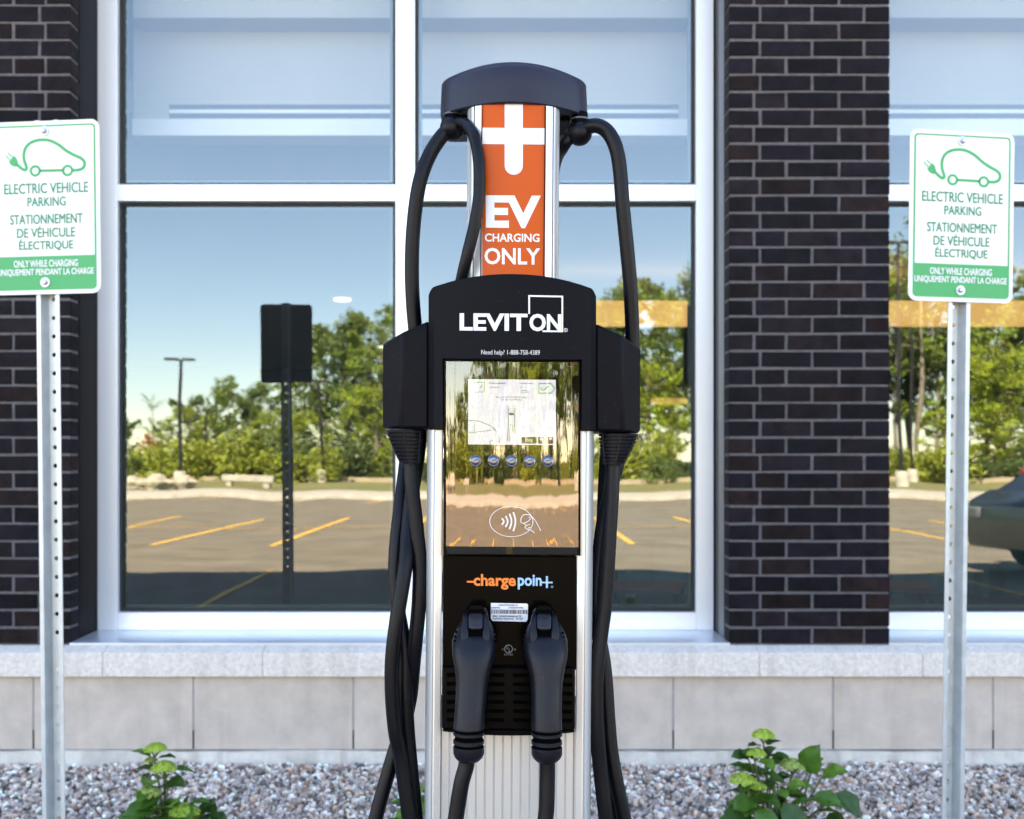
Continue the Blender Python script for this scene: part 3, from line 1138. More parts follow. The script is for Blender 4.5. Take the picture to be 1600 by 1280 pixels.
# --- cap
cb_ = bow(803, 115, 0.050, 0.028)


def cap_top(x):
    u = abs(x - 803) / 115
    return 97 + 31 * u ** 2 + (5 * max(0, (u - 0.93) / 0.07) ** 2 if u > 0.93 else 0)


def cap_bot(x):
    u = abs(x - 803) / 115
    return 160.5 + 20.5 * u ** 2


xs = [803 + 115 * s for s in [-1, -0.985, -0.96, -0.92] + [i / 20 for i in range(-17, 18)] + [0.92, 0.96, 0.985, 1]]
capm = MB()
vv, ff = [], []
rows = [(0.0, 0.030), (0.02, 0.010), (0.06, 0.002), (0.12, 0.0), (0.5, -0.0005), (1.0, -0.001)]
BK = 0.20
for x in xs:
    u = (x - 803) / 115
    rnd = 0.018 * max(0, (abs(u) - 0.9) / 0.1) ** 2
    for t_, dd in rows:
        py = cap_top(x) + (cap_bot(x) - cap_top(x)) * t_
        shrink = 1.0 - 0.018 * (1 - t_)
        vv.append(L(803 + (x - 803) * shrink, py, cb_(x) + dd + rnd))
    a, b = vv[-len(rows)], vv[-1]
    vv += [Vector((a.x, BK, a.z)), Vector((b.x, BK, b.z))]
m = len(rows) + 2
for i in range(len(xs) - 1):
    o, p = m * i, m * (i + 1)
    for r in range(len(rows) - 1):
        ff.append((o + r, o + r + 1, p + r + 1, p + r))
    q = len(rows)
    ff += [(o, p, p + q, o + q), (o + q, p + q, p + q + 1, o + q + 1), (o + q - 1, o + q + 1, p + q + 1, p + q - 1)]
e = m * (len(xs) - 1)
q = len(rows)
ff += [tuple([r for r in range(q)] + [q + 1, q]), tuple([e + r for r in range(q)][::-1] + [e + q, e + q + 1])]
capm.add(vv, ff)
cap = capm.build('cap', 'housing_cap', stn, bevel=0.002, angle=50)
# socket under the cap on each side, with the round cable guides
for (gx, gy, nx_, name) in ((707, 201, 705, 'l'), (905.5, 207, 902, 'r')):
    c = L(gx, gy, 0.078)
    gb = MB().sphere(c, 0.0172, 24, 14)
    gd = gb.build('cable_guide', 'rubber', stn, angle=60)
    top_ = L(gx, 176, 0.078)
    MB().tube([(c.x, c.y, c.z + 0.012), (c.x, c.y, top_.z)], 0.011, 20).build('swivel_neck', 'gloss_black', gd)
    rr_ = MB()
    zz = c.z + 0.0175
    rr_.tube([(c.x, c.y, zz - 0.0012), (c.x, c.y, zz + 0.0012)], 0.0130, 24)
    rr_.build('swivel_ring', 'grey_metal', gd)
for (a, b) in ((716, 731), (874, 891)):
    p, q = L(a, 160, 0.085), L(b, 189, 0.085)
    MB().box(p.x, q.x, 0.08, 0.15, q.z, p.z).build('cap_bracket', 'gloss_black', cap, bevel=0.003)

# --- head housing
HB = 0.0035
hb_ = bow(800.5, 131, 0.016, -0.006)


def head_top(x):
    u = abs(x - 800.5) / 131
    return 428 + 24 * u ** 2.1 + (10 * ((u - 0.94) / 0.06) ** 2 if u > 0.94 else 0)


def hfront(x):
    u = abs(x - 800.5) / 131
    return hb_(x) + (0.010 * ((u - 0.93) / 0.07) if u > 0.93 else 0)


hxs = [669.5, 671, 674, 677, 678.5, 684, 693] + [693 + (908 - 693) * i / 24 for i in range(1, 24)] + [908, 917, 922.5, 924, 927, 930, 931.5]
hd = MB()
head_bot = lambda x: 672.5 if (x < 693.5 or x > 907.5) else 562.5
vv = []
# upper plate (full width) and the two cheeks beside the screen
head = strip_solid(0, 0, 0, head_top, K(562.5), hfront, 0.165, xs=hxs)
for xs_ in ([669.5, 671, 674, 677, 678.5, 684, 693.4], [907.6, 917, 922.5, 924, 927, 930, 931.5]):
    sub_ = strip_solid(0, 0, 0, K(562.55), K(672.5), hfront, 0.165, xs=xs_)
    head.add(sub_.v, sub_.f)
headbm = head.build('head_housing', 'housing', stn, bevel=0.0028, seg=3, angle=30)
bm = bmesh.new()
bm.from_mesh(headbm.data)
bmesh.ops.remove_doubles(bm, verts=bm.verts, dist=0.0006)
bm.to_mesh(headbm.data)
bm.free()
fh = lambda x, y: L(x, y, hb_(x) - 0.0007)
sh = [text2d('LEVIT', 718.5, 490.5, 824, 517, bold=0.022), text2d('ON', 827.5, 490.5, 876.5, 517, bold=0.022)]
bx = [(826.8, 489), (826.8, 462.3), (878.6, 462.9), (878.6, 517.2), (848, 517.2)]
for i in range(len(bx) - 1):
    (ax, ay), (bx_, by_) = bx[i], bx[i + 1]
    w_ = 1.9
    if ax == bx_:
        sh.append(rect2d(ax - w_ / 2, min(ay, by_) - w_ / 2, ax + w_ / 2, max(ay, by_) + w_ / 2, 1))
    else:
        sh.append(ribbon2d([(ax, ay), (bx_, by_)], w_))
rg_mark = [ring2d(884, 515.2, 2.3, 3.0, 20), text2d('R', 883, 513.6, 885.2, 516.8)]
printed('logo', sh, fh, 'print_white', headbm, fat=0.35)
printed('registered_mark', rg_mark, fh, 'print_white', headbm)
printed('lettering', [text2d('Need help? 1-888-758-4389', 752, 547, 843.5, 556.5, bold=-0.006)], fh, 'print_white', headbm)


# --- side holsters
def holster(pts, inner_x, sgn):
    """pts: outline (px, py, depth of that front vertex)"""
    mb = MB()
    f_ = [L(*p) for p in pts]
    b_ = [Vector((v.x, 0.150, v.z)) for v in f_]
    n = len(f_)
    # front split into a flat face and a turned-back outer face
    mb.add(f_ + b_, [tuple(range(n))] if False else [])
    return mb


def holster2(face, outer, name_):
    # face: quad-ish polygon of flat front; outer: list joined to the face's outer edge, set deeper
    fv = [L(*p) for p in face]
    ov = [L(*p) for p in outer]
    mb = MB()
    # face = [innerTop, outerTop, outerBottom, innerBottom]; outer = [top, bottom]
    bk = 0.150
    V_ = fv + ov + [Vector((fv[0].x, bk, fv[0].z)), Vector((ov[0].x, bk, ov[0].z)), Vector((ov[1].x, bk, ov[1].z)), Vector((fv[3].x, bk, fv[3].z))]
    F_ = [(0, 1, 2, 3), (1, 4, 5, 2), (0, 6, 7, 4, 1), (3, 2, 5, 8, 9), (4, 7, 8, 5), (6, 9, 8, 7), (0, 3, 9, 6)]
    mb.add(V_, F_)
    return mb.build('holster', 'housing', stn, bevel=0.004, seg=3)


h1 = holster2([(670, 502, 0.022), (628, 521, 0.022), (626, 671, 0.022), (670, 671.5, 0.022)], [(598.5, 538, 0.055), (598, 671, 0.055)], 'l')
h2 = holster2([(931, 504, 0.022), (972, 523, 0.022), (974, 674, 0.022), (931, 673, 0.022)], [(1000.5, 541, 0.055), (1000, 675, 0.055)], 'r')

# --- display panel
sb = bow(799, 104, 0.0075, 0.000)
scr_b = strip_solid(695, 905.5, 28, K(565), K(867), lambda x: sb(x) + 0.003, 0.03).build('display', 'gloss_black', stn)
fr_ = MB()
for (xa, xb_, ya, yb_) in ((693.6, 696.4, 563, 868), (904.4, 907, 563, 868)):
    s_ = strip_solid(xa, xb_, 1, K(ya), K(yb_), lambda x: sb(x) - 0.001, 0.03)
    fr_.add(s_.v, s_.f)
s_ = strip_solid(696.4, 904.4, 20, K(563), K(565.4), lambda x: sb(x) - 0.001, 0.03)
fr_.add(s_.v, s_.f)
fr_.build('bezel', 'gloss_black', scr_b, smooth=False)
# lcd picture under the glass
fl = lambda dz: (lambda x, y: L(x, y, sb(x) + 0.0028 - dz))
lcd = printed('screen', [rect2d(731.5, 593, 868.5, 695, 12)], fl(0), 'lcd', scr_b)
g = [ribbon2d([(741, 598), (757, 598), (757, 613), (741, 613)], 1.3), ribbon2d([(842, 599), (861, 599), (867, 606.5), (861, 614), (842, 614)], 2.0, True),
     ribbon2d([(845, 606), (849, 610), (857, 603)], 2.0), ribbon2d([(750, 606), (754, 602)], 1.5)]
printed('screen_mark', g, fl(0.0004), 'lcd_green', scr_b)
g = [text2d('Chargepoint', 764, 597, 790, 601.5, bold=0.02)]
for (xa, xb_, yy) in ((764, 781, 605.5), (811, 834, 599), (812, 822, 605), (815, 824, 610), (814, 826, 613.3), (775, 824, 620.8), (782, 817, 625)):
    xx = xa
    while xx < xb_ - 1:
        l_ = random.uniform(0.7, 1.6)
        g.append(rect2d(xx, yy - 0.9, min(xx + l_, xb_), yy + random.uniform(0.3, 0.9), 1))
        xx += l_ + random.uniform(0.5, 0.9)
# pedestal icon and car outline
g += [ribbon2d([(793, 690), (794.5, 660), (794, 634), (804.5, 634), (804, 660), (805.5, 690)], 1.2), ribbon2d([(796, 690), (797.6, 662)], 1.0), ribbon2d([(802.6, 690), (801, 662)], 1.0),
      ribbon2d([(796.4, 638), (802, 638), (802, 643), (796.4, 643)], 0.7, True), rect2d(795.5, 645, 803, 649, 1)]
g += [ribbon2d(sp2([(732, 658), (741, 657.5), (752, 660), (765, 665), (773, 671), (779, 681), (780, 693)], 6), 1.2),
      ribbon2d([(741, 658), (741, 674)], 0.8), ribbon2d(sp2([(733, 677), (750, 675), (764, 673), (772, 672)], 4), 0.8), ring2d(770, 692, 4.2, 5.2, 20, 0.8)]
printed('screen_drawing', g, fl(0.0004), 'lcd_grey', scr_b)
printed('screen_button', [rect2d(814.5, 682.5, 838.5, 693, 2), rect2d(841, 682.5, 866, 693, 2)], fl(0.0004), 'lcd_dark', scr_b)
printed('screen_text', [text2d('Help', 821, 684.5, 832.5, 691.5, bold=0.01), rect2d(843, 684.5, 849, 687.5, 1), rect2d(857, 684, 862, 686.5, 1)], fl(0.0008), 'print_white', scr_b)
printed('screen_flag', [rect2d(856, 688, 861, 691, 1)], fl(0.0009), 'lcd_red', scr_b)
printed('screen_flag', [rect2d(849, 688, 852.5, 692, 1)], fl(0.0009), 'lcd_green', scr_b)
# thin frame line round the touch zone
printed('touch_outline', [ribbon2d([(704.5, 571.5), (893, 572), (893, 707.5), (705, 707.5)], 0.6, True)], fl(0.0006), 'print_grey', scr_b)
# contactless mark
g = [ring2d(799, 815, 33.2, 34.2, 60, 0.70)]
for i, (xa, hh) in enumerate(((784, 5), (790, 8.5), (796, 12), (802, 15))):
    g.append(ribbon2d(sp2([(xa, 815 - hh), (xa + 2.6, 815 - hh * 0.4), (xa + 3.2, 815), (xa + 2.6, 815 + hh * 0.4), (xa, 815 + hh)], 5), 2.3))
g += [ribbon2d(sp2([(845, 829), (838, 816), (832, 808), (826, 804), (817, 805), (813.5, 814), (817, 817.5), (826, 814), (829, 809)], 6), 1.0),
      ribbon2d(sp2([(819, 818), (822, 821), (820, 824), (824, 827), (829, 828), (835, 832)], 6), 1.0),
      ribbon2d([(826, 809), (829, 806), (831, 809)], 0.9), ribbon2d(sp2([(822, 821), (828, 819)], 3), 0.9), ribbon2d(sp2([(824, 826), (829, 823)], 3), 0.9)]
printed('contactless_mark', g, lambda x, y: L(x, y, sb(x) - 0.0007), 'print_white', scr_b)
gl = MB()
xs = [695.5 + (905 - 695.5) * i / 40 for i in range(41)]
vv = []
for x in xs:
    vv += [L(x, 565.5, sb(x)), L(x, 854.5, sb(x)), L(x, 866, sb(x) + 0.0016)]
gl.add(vv, [f for i in range(40) for f in ((3 * i, 3 * i + 1, 3 * i + 4, 3 * i + 3), (3 * i + 1, 3 * i + 2, 3 * i + 5, 3 * i + 4))])
glass = gl.build('screen_glass', 'screen_glass', scr_b, angle=6)
# domed steel buttons
for bxp in (743, 771, 799, 827.5, 856):
    c = L(bxp, 720.3, sb(bxp) - 0.0005)
    rg = []
    for r_, dy in ((0.0077, 0.002), (0.0077, -0.0012), (0.0068, -0.0020), (0.0061, -0.0015)):
        rg.append([(c.x + r_ * math.cos(R(15 * k)), c.y + dy, c.z + r_ * math.sin(R(15 * k))) for k in range(24)])
    bt_ = MB().rings(rg).build('button', 'chrome', scr_b, angle=60)
    rg = []
    for i in range(7):
        a = R(8 + i * 10.2)
        rr_ = 0.0060 * math.sin(R(90) - (a - R(8))) if i < 6 else 0.0003
        rg.append([(c.x + rr_ * math.cos(R(15 * k)), c.y - 0.0012 - 0.0022 * math.sin((a - R(8)) * 1.45), c.z + rr_ * math.sin(R(15 * k))) for k in range(24)])
    MB().rings(rg).build('button_dome', 'chrome_blue', bt_, angle=80)

# --- lower front panel
lb = bow(796.5, 104, 0.006, 0.008)
fp_ = strip_solid(692.5, 901, 20, K(869), K(1046), lb, 0.05).build('front_panel', 'gloss_black', stn, bevel=0.001)
fmap = lambda x, y: L(x, y, lb(x) - 0.0006)
printed('logo', [text2d('charge', 740, 897.5, 806, 921.5, bold=0.030), ribbon2d([(729.5, 909.6), (741, 909.6)], 2.8)], fmap, 'print_orange', fp_)
printed('logo', [text2d('poin', 809, 897.8, 846.5, 921, bold=0.028), ribbon2d([(845, 909.8), (863.5, 909.8)], 2.4), ribbon2d([(854.6, 900), (854.6, 918.5)], 3.2),
                 ring2d(862.6, 916.4, 1.3, 1.7, 14)], fmap, 'print_blue', fp_)
stk = printed('label_sticker', [poly2d([(767, 942.5), (823.5, 943), (825, 945), (824.4, 968), (822, 971.5), (770, 970.5), (767, 967)])], lambda x, y: L(x, y, lb(x) - 0.0007), 'sticker', fp_)
g = [text2d('CAN-FTE-DUAL1.0', 779, 944, 809, 947, bold=0.02), text2d('Serial No.', 767.6, 948.3, 782, 951, bold=0.02), text2d('114341014746', 794, 948.3, 817.5, 951, bold=0.02),
     text2d('MAC: 0024:B100:0000:AC2F', 770, 961.5, 815, 964.5, bold=0.02), text2d('Activation Password:   B-CZF', 769, 965.2, 817, 968.2, bold=0.02)]
xx = 767.8
while xx < 823.2:
    w_ = random.choice((0.5, 0.8, 1.2))
    g.append(rect2d(xx, 952.6, xx + w_, 959.2, 1))
    xx += w_ + random.choice((0.5, 0.7, 1.1))
printed('label_print', g, lambda x, y: L(x, y, lb(x) - 0.0011), 'print_dark', fp_)
g = [ring2d(794.5, 1014, 5.6, 6.6, 28), text2d('U', 791, 1009.5, 794, 1014.5, bold=0.01), text2d('L', 795, 1013, 797.8, 1018, bold=0.01), text2d('c', 784.8, 1013.5, 787, 1016), text2d('us', 802.5, 1013.5, 806, 1016),
     text2d('LISTED', 788, 1021.3, 801.5, 1024.2)]
printed('approval_mark', g, fmap, 'print_grey', fp_)
# vent box with slots
vb = bow(794.5, 104, 0.010, -0.006)
vent = strip_solid(690.5, 898.5, 20, K(1044), K(1140), vb, 0.04)
vt = vent.build('vent_grille', 'vent_black', stn, bevel=0.0022)
lip = strip_solid(691.5, 898, 20, lambda x: 1140.5, lambda x: 1150 - 6 * ((x - 794.5) / 104) ** 2, lambda x: vb(x) + 0.003, 0.04).build('vent_lip', 'vent_black', vt, bevel=0.0015)
sl = MB()
for (xa, xb_) in ((698, 726), (756, 788), (802, 832), (866, 894)):
    for r_ in range(6):
        yy = 1052.5 + 14 * r_
        z_ = strip_solid(xa, xb_, 4, K(yy), K(yy + 5.2), lambda x: vb(x) - 0.0004, 0.0)
        sl.add(z_.v, z_.f)
sl.build('vent_slots', 'slot_black', vt, smooth=False)
fr_ = MB()
for (xa, xb_) in ((698, 726), (756, 788), (802, 832), (866, 894)):
    for r_ in range(6):
        yy = 1058.2 + 14 * r_
        z_ = strip_solid(xa + 1, xb_, 4, K(yy), K(yy + 1.2), lambda x: vb(x) - 0.0010, 0.0)
        fr_.add(z_.v, z_.f)
fr_.build('vent_ribs', 'vent_black', vt, smooth=False)


# --- docks behind the plugs
for dc in (744.5, 850):
    dm = MB()
    rg = []
    for (w0, w1, t0, t1, dy) in ((18, 18, 944, 1000, 0.012), (18, 18, 944, 1000, -0.012), (15, 15, 946, 998, -0.018)):
        rg.append([L(dc - w0 * 0.55, t0, dy), L(dc + w0 * 0.55, t0, dy), L(dc + w0, t0 + 12, dy), L(dc + w1, t1, dy), L(dc - w1, t1, dy), L(dc - w0, t0 + 12, dy)])
    dm.rings(rg)
    dm.build('plug_dock', 'gloss_black', stn, bevel=0.001)


# ================================================================== CHARGING CABLES (plug, cord, strain relief)
def W(px, py, y):
    """station-local point at world depth y"""
    return L(px, py, y - ST_Y)


def cable(label, plug_c, cords, relief, side):
    t = thing('charging_cable', label, 'cable', (st_x, ST_Y, 0), (0, TILT, 0), 'charging cables hung on the station')
    cm_ = MB()
    for pts, r_ in cords:
        cm_.tube(smooth_path([W(*p) if not isinstance(p, Vector) else p for p in pts], 9), r_, 16)
    cm_.build('cord', 'rubber', t, angle=60)
    # plug body: stacked rounded sections, from the nose at the dock to the collar where the cord leaves
    secs = plug_c   # (py, x_left, x_right, depth of centre, half depth)
    rg = []
    for (py, xa, xb_, dc, hd_) in secs:
        a, b = W(xa, py, dc), W(xb_, py, dc)
        cx_, w_ = (a.x + b.x) / 2, (b.x - a.x) / 2
        ring = []
        for k in range(28):
            an = 2 * math.pi * k / 28
            c_, s_ = math.cos(an), math.sin(an)
            e_ = 0.82
            ring.append((cx_ + w_ * math.copysign(abs(c_) ** e_, c_), a.y + hd_ * math.copysign(abs(s_) ** e_, s_), a.z))
        rg.append(ring)
    plug = MB().rings(rg).build('plug', 'plug_plastic', t, angle=50)
    return t, plug


def plug_sections(cx_top, cx_mid, cx_bot):
    k = []
    #     py   half-left half-right  centre depth  half depth
    for (py, hl, hr_, dc, hd_) in ((966, 15, 17, 1.352, 0.012), (972, 22, 23, 1.345, 0.020), (980, 27, 28, 1.337, 0.026), (990, 31.5, 32.5, 1.328, 0.029), (1001, 34.5, 35, 1.320, 0.0305), (1012, 34.5, 35, 1.314, 0.030),
                                   (1024, 33, 34, 1.309, 0.028), (1037, 30, 31, 1.304, 0.026), (1050, 27, 28, 1.300, 0.0235), (1064, 25, 25.3, 1.296, 0.0215), (1082, 24, 24, 1.292, 0.0205),
                                   (1105, 23.8, 23.6, 1.287, 0.0203), (1125, 24, 23.8, 1.284, 0.0203), (1136, 24.4, 24.2, 1.283, 0.0205)):
        f_ = (py - 966) / 170
        c_ = cx_top + (cx_mid - cx_top) * min(1, f_ * 1.6) if f_ < 0.62 else cx_mid + (cx_bot - cx_mid) * (f_ - 0.62) / 0.38
        k.append((py, c_ - hl, c_ + hr_, dc, hd_))
    return k


def plug_extras(t, plug, cx_, top_c, bot_c):
    # fork sides and latch button
    for sg in (-1, 1):
        a = MB()
        rg = []
        for (py, o_, w_, d_) in ((960, 15.5, 3.2, 1.322), (966, 15.8, 4.2, 1.313), (980, 16.5, 5.5, 1.305), (994, 17, 6, 1.300), (1006, 17, 4, 1.299)):
            p = W(top_c + sg * o_, py, d_)
            wv = w_ * 0.0008
            rg.append([(p.x - wv, p.y + 0.012, p.z), (p.x - wv, p.y - 0.0015, p.z), (p.x + wv, p.y - 0.0015, p.z), (p.x + wv, p.y + 0.012, p.z)])
        a.rings(rg).build('latch_guard', 'plug_plastic', plug, bevel=0.0016, seg=3)
    w = MB()
    p, q = W(top_c - 12.5, 952, 1.33), W(top_c + 12.5, 994, 1.303)
    rg = []
    for (py, d_) in ((950, 1.335), (960, 1.322), (975, 1.309), (990, 1.3005), (994, 1.300)):
        a, b = W(top_c - 12.3, py, d_), W(top_c + 12.3, py, d_)
        rg.append([(a.x, a.y + 0.012, a.z), (a.x, a.y, a.z), (b.x, b.y, b.z), (b.x, b.y + 0.012, b.z)])
    w.rings(rg).build('latch_well', 'slot_black', plug, smooth=False)
    bt2 = MB()
    rg = []
    rows_ = [(959.5, 8, 1.320), (961.5, 10.2, 1.3135), (965, 11, 1.309), (974, 11, 1.302), (981, 10.6, 1.2975), (984, 8.5, 1.298), (985, 6, 1.301)]
    for (py, w_, d_) in rows_:
        a, b = W(top_c - w_, py, d_), W(top_c + w_, py, d_)
        rg.append([(a.x, a.y + 0.010, a.z), (a.x, a.y + 0.0012, a.z), ((a.x * 3 + b.x) / 4, a.y, a.z), ((a.x + 3 * b.x) / 4, a.y, a.z), (b.x, b.y + 0.0012, b.z), (b.x, b.y + 0.010, b.z)])
    bt2.rings(rg)
    bo_ = bt2.build('latch_button', 'plug_button', plug, bevel=0.0008)
    rb = MB()
    for i in range(6):
        py = 963.5 + i * 3
        d_ = 1.3095 + (1.2985 - 1.3095) * (py - 964.5) / 16 - 0.0006
        pts = [W(top_c - 8.5 + 17 * k / 8, py - 1.4 * math.sin(math.pi * k / 8) + 1.4, d_) for k in range(9)]
        rb.tube(pts, 0.0006, 6)
    rb.build('button_ridges', 'plug_button', bo_)
    # side screws
    sc_ = MB()
    for sg in (-1, 1):
        for (ox, py) in ((29.5, 989), (31, 996), (32, 1003)):
            p = W(top_c + sg * ox - 0.5, py, 1.3085 + 0.0006 * (py - 989) * -1)
            sc_.sphere((p.x, p.y + 0.004, p.z), 0.0016, 8, 6)
    sc_.build('screw_caps', 'slot_black', plug)
    # ribbed collar: discs with gaps
    cl = MB()
    n_ = 28
    for (p0, p1, hw_) in ((1136, 1139.5, 24.2), (1143.5, 1149, 24.3), (1156, 1162.5, 24.2), (1166.5, 1188, 24.4)):
        rg = []
        seq = [(p0, hw_ - 0.8), (p0 + 0.8, hw_), (p1 - 0.8, hw_), (p1, hw_ - 0.8)]
        if p1 > 1180:
            seq = [(p0, hw_ - 0.8), (p0 + 0.8, hw_), (1178, hw_ - 0.2), (1184, hw_ - 3), (1189, hw_ - 8), (1191, hw_ - 13)]
        for (py, h_) in seq:
            a, b = W(bot_c - h_, py, 1.283), W(bot_c + h_, py, 1.283)
            w_ = (b.x - a.x) / 2
            rg.append([((a.x + b.x) / 2 + w_ * math.cos(2 * math.pi * k / n_), 1.283 - ST_Y + w_ * 0.98 * math.sin(2 * math.pi * k / n_), a.z) for k in range(n_)])
        cl.rings(rg)
    # keys bridging the gaps
    for py0, py1 in ((1139, 1144), (1162, 1167)):
        a, b = W(bot_c - 3, py0, 1.2645), W(bot_c + 3, py1, 1.2645)
        cl.box(a.x, b.x, a.y - 0.0005, a.y + 0.006, b.z, a.z)
    col_ = cl.build('collar', 'plug_plastic', plug, angle=35)
    a = W(bot_c, 1134, 1.283)
    b = W(bot_c, 1172, 1.283)
    MB().tube([a, b], 0.0168, 24).build('collar_core', 'slot_black', plug)


def relief(t, top_l, top_r, bot_l, bot_r, ytop, ybot):
    rl = MB()
    n_ = 24
    rows_ = 9
    for i in range(rows_):
        t0, t1 = i / rows_, (i + 0.72) / rows_
        rg = []
        for tt, sh_ in ((t0, 0.96), (t0 + 0.01, 1), (t1 - 0.01, 1), (t1, 0.96)):
            ee = tt ** 1.25
            py = ytop + (ybot - ytop) * tt
            a, b = W(top_l + (bot_l - top_l) * ee, py, 1.405), W(top_r + (bot_r - top_r) * ee, py, 1.405)
            w_ = (b.x - a.x) / 2 * sh_
            d_ = 0.019 + 0.008 * (1 - tt)
            rg.append([((a.x + b.x) / 2 + w_ * math.cos(2 * math.pi * k / n_), 1.405 - ST_Y + d_ * sh_ * math.sin(2 * math.pi * k / n_), a.z) for k in range(n_)])
        rl.rings(rg)
    rg = []
    for tt in (0, 0.25, 0.5, 0.75, 1.0):
        ee = tt ** 1.25
        py = ytop + (ybot - ytop) * tt
        a, b = W(top_l + (bot_l - top_l) * ee + 3, py, 1.405), W(top_r + (bot_r - top_r) * ee - 3, py, 1.405)
        w_ = (b.x - a.x) / 2
        rg.append([((a.x + b.x) / 2 + w_ * math.cos(2 * math.pi * k / n_), 1.405 - ST_Y + (0.016 + 0.008 * (1 - tt)) * math.sin(2 * math.pi * k / n_), a.z) for k in range(n_)])
    rl.rings(rg)
    for k in range(5):
        an = R(-150 + 30 * k)
        pts = []
        for tt in (0, 0.25, 0.5, 0.75, 0.97):
            ee = tt ** 1.25
            py = ytop + (ybot - ytop) * tt
            a, b = W(top_l + (bot_l - top_l) * ee, py, 1.405), W(top_r + (bot_r - top_r) * ee, py, 1.405)
            w_ = (b.x - a.x) / 2
            pts.append(((a.x + b.x) / 2 + w_ * math.cos(an) * 0.97, 1.405 - ST_Y + (0.019 + 0.008 * (1 - tt)) * math.sin(an) * 0.97, a.z))
        if k % 2 == 0:
            rl.tube(pts, 0.0014, 6)
    rl.build('strain_relief', 'plug_plastic', t, angle=35)


RC, RU = 0.0098, 0.0080
floor_loop = lambda xa, xb_, y0, y1, zz: [Vector((xa, y0, zz + 0.08)), Vector(((2 * xa + xb_) / 3, (2 * y0 + y1) / 3, zz)), Vector(((xa + 2 * xb_) / 3, (y0 + 2 * y1) / 3, zz)), Vector((xb_, y1, zz + 0.08))]
left_cords = [
    ([(713, 500, 1.42), (720, 445, 1.392), (730, 400, 1.378), (742, 350, 1.374), (749, 300, 1.373), (748, 250, 1.375), (741, 215, 1.384), (729, 196, 1.402), (715, 193, 1.420), (705, 200, 1.428)], RU),
    ([(703, 204, 1.428), (691, 213, 1.426), (672, 242, 1.424), (656, 285, 1.42), (647, 345, 1.425), (643.5, 410, 1.43), (645, 470, 1.435), (650, 530, 1.44), (656, 600, 1.45), (655, 690, 1.44), (648, 745, 1.43),
      (641, 790, 1.42), (637, 840, 1.405), (635, 875, 1.392), (629, 915, 1.385), (620, 970, 1.38), (613, 1032, 1.38), (613, 1089, 1.382), (618, 1145, 1.385), (627, 1190, 1.39), (639, 1277, 1.39), (648, 1360, 1.39), (652, 1500, 1.38)]
     + [Vector((-0.12, 0.02, 0.30)), Vector((-0.10, -0.03, 0.22)), Vector((-0.07, -0.08, 0.30)), Vector((-0.065, -0.085, 0.50))]
     + [(704, 1330, 1.275), (712, 1280, 1.279), (721, 1225, 1.281), (729, 1195, 1.283), (731, 1170, 1.283)], RC),
    ([(642, 715, 1.405), (644, 765, 1.402), (651, 829, 1.400), (656, 885, 1.398), (654.5, 945, 1.396), (649, 1004, 1.398), (645, 1047, 1.406), (641, 1089, 1.418), (632, 1130, 1.424), (620, 1165, 1.424), (605, 1215, 1.42), (588, 1277, 1.415), (575, 1340, 1.41)]
     + [Vector((-0.235, 0.05, 0.40)), Vector((-0.24, 0.06, 0.2)), Vector((-0.19, 0.09, 0.13)), Vector((-0.135, 0.09, 0.2)), Vector((-0.118, 0.07, 0.4))]
     + [(655, 1400, 1.42), (653, 1320, 1.415), (649, 1272, 1.41), (642, 1201, 1.406), (637, 1145, 1.404), (634, 1089, 1.402), (633, 1032, 1.404), (629, 995, 1.406), (622, 955, 1.41), (617.5, 913, 1.415), (619, 857, 1.42), (625, 800, 1.43), (632, 744, 1.45), (638, 690, 1.48)], RC)]
tl, plug_l = cable('black charging cable ending in the left plug, looped beside the left edge of the pedestal',
                   plug_sections(743, 737, 733), left_cords, None, -1)
plug_extras(tl, plug_l, 743, 743, 732.3)
relief(tl, 603, 662, 625, 657, 674, 726)
right_cords = [
    ([(905, 207, 1.428), (918, 198, 1.420), (935, 196, 1.412), (951, 207, 1.410), (963, 232, 1.408), (969, 268, 1.41), (973, 320, 1.412), (980, 390, 1.418), (985, 450, 1.425), (988, 530, 1.435), (985, 600, 1.44), (972, 690, 1.445), (955, 760, 1.44), (942, 820, 1.43),
      (936, 870, 1.425), (932, 930, 1.42), (935, 985, 1.42), (943, 1032, 1.42), (947, 1070, 1.418), (950, 1117, 1.415), (955, 1173, 1.412), (965, 1229, 1.41), (975, 1277, 1.41), (985, 1340, 1.41)]
     + [Vector((0.20, 0.05, 0.36)), Vector((0.17, 0.0, 0.22)), Vector((0.09, -0.06, 0.22)), Vector((0.058, -0.085, 0.36)), Vector((0.056, -0.08, 0.55))]
     + [(852, 1320, 1.277), (854, 1260, 1.28), (855, 1210, 1.283), (855, 1170, 1.283)], RC),
    ([(905, 207, 1.428), (892, 214, 1.430), (880, 230, 1.44), (868, 255, 1.50), (860, 320, 1.55), (858, 430, 1.56)], RU),
    ([(957, 715, 1.405), (956, 770, 1.402), (953, 820, 1.400), (949.5, 880, 1.398), (945, 945, 1.396), (939, 990, 1.394), (933, 1037, 1.39), (931, 1089, 1.388), (933, 1145, 1.388), (938, 1201, 1.39), (946, 1272, 1.39), (953, 1340, 1.395)]
     + [Vector((0.135, 0.05, 0.40)), Vector((0.14, 0.07, 0.22)), Vector((0.16, 0.10, 0.2)), Vector((0.165, 0.10, 0.40))]
     + [(975, 1400, 1.44), (965, 1310, 1.435), (957, 1257, 1.432), (950, 1210, 1.43), (944, 1165, 1.43), (940, 1117, 1.432), (938, 1060, 1.436), (938, 1000, 1.44), (940, 900, 1.45), (945, 760, 1.47), (950, 680, 1.49)], RC)]
tr_, plug_r = cable('black charging cable ending in the right plug, looped beside the right edge of the pedestal',
                    plug_sections(850.5, 854, 854), right_cords, None, 1)
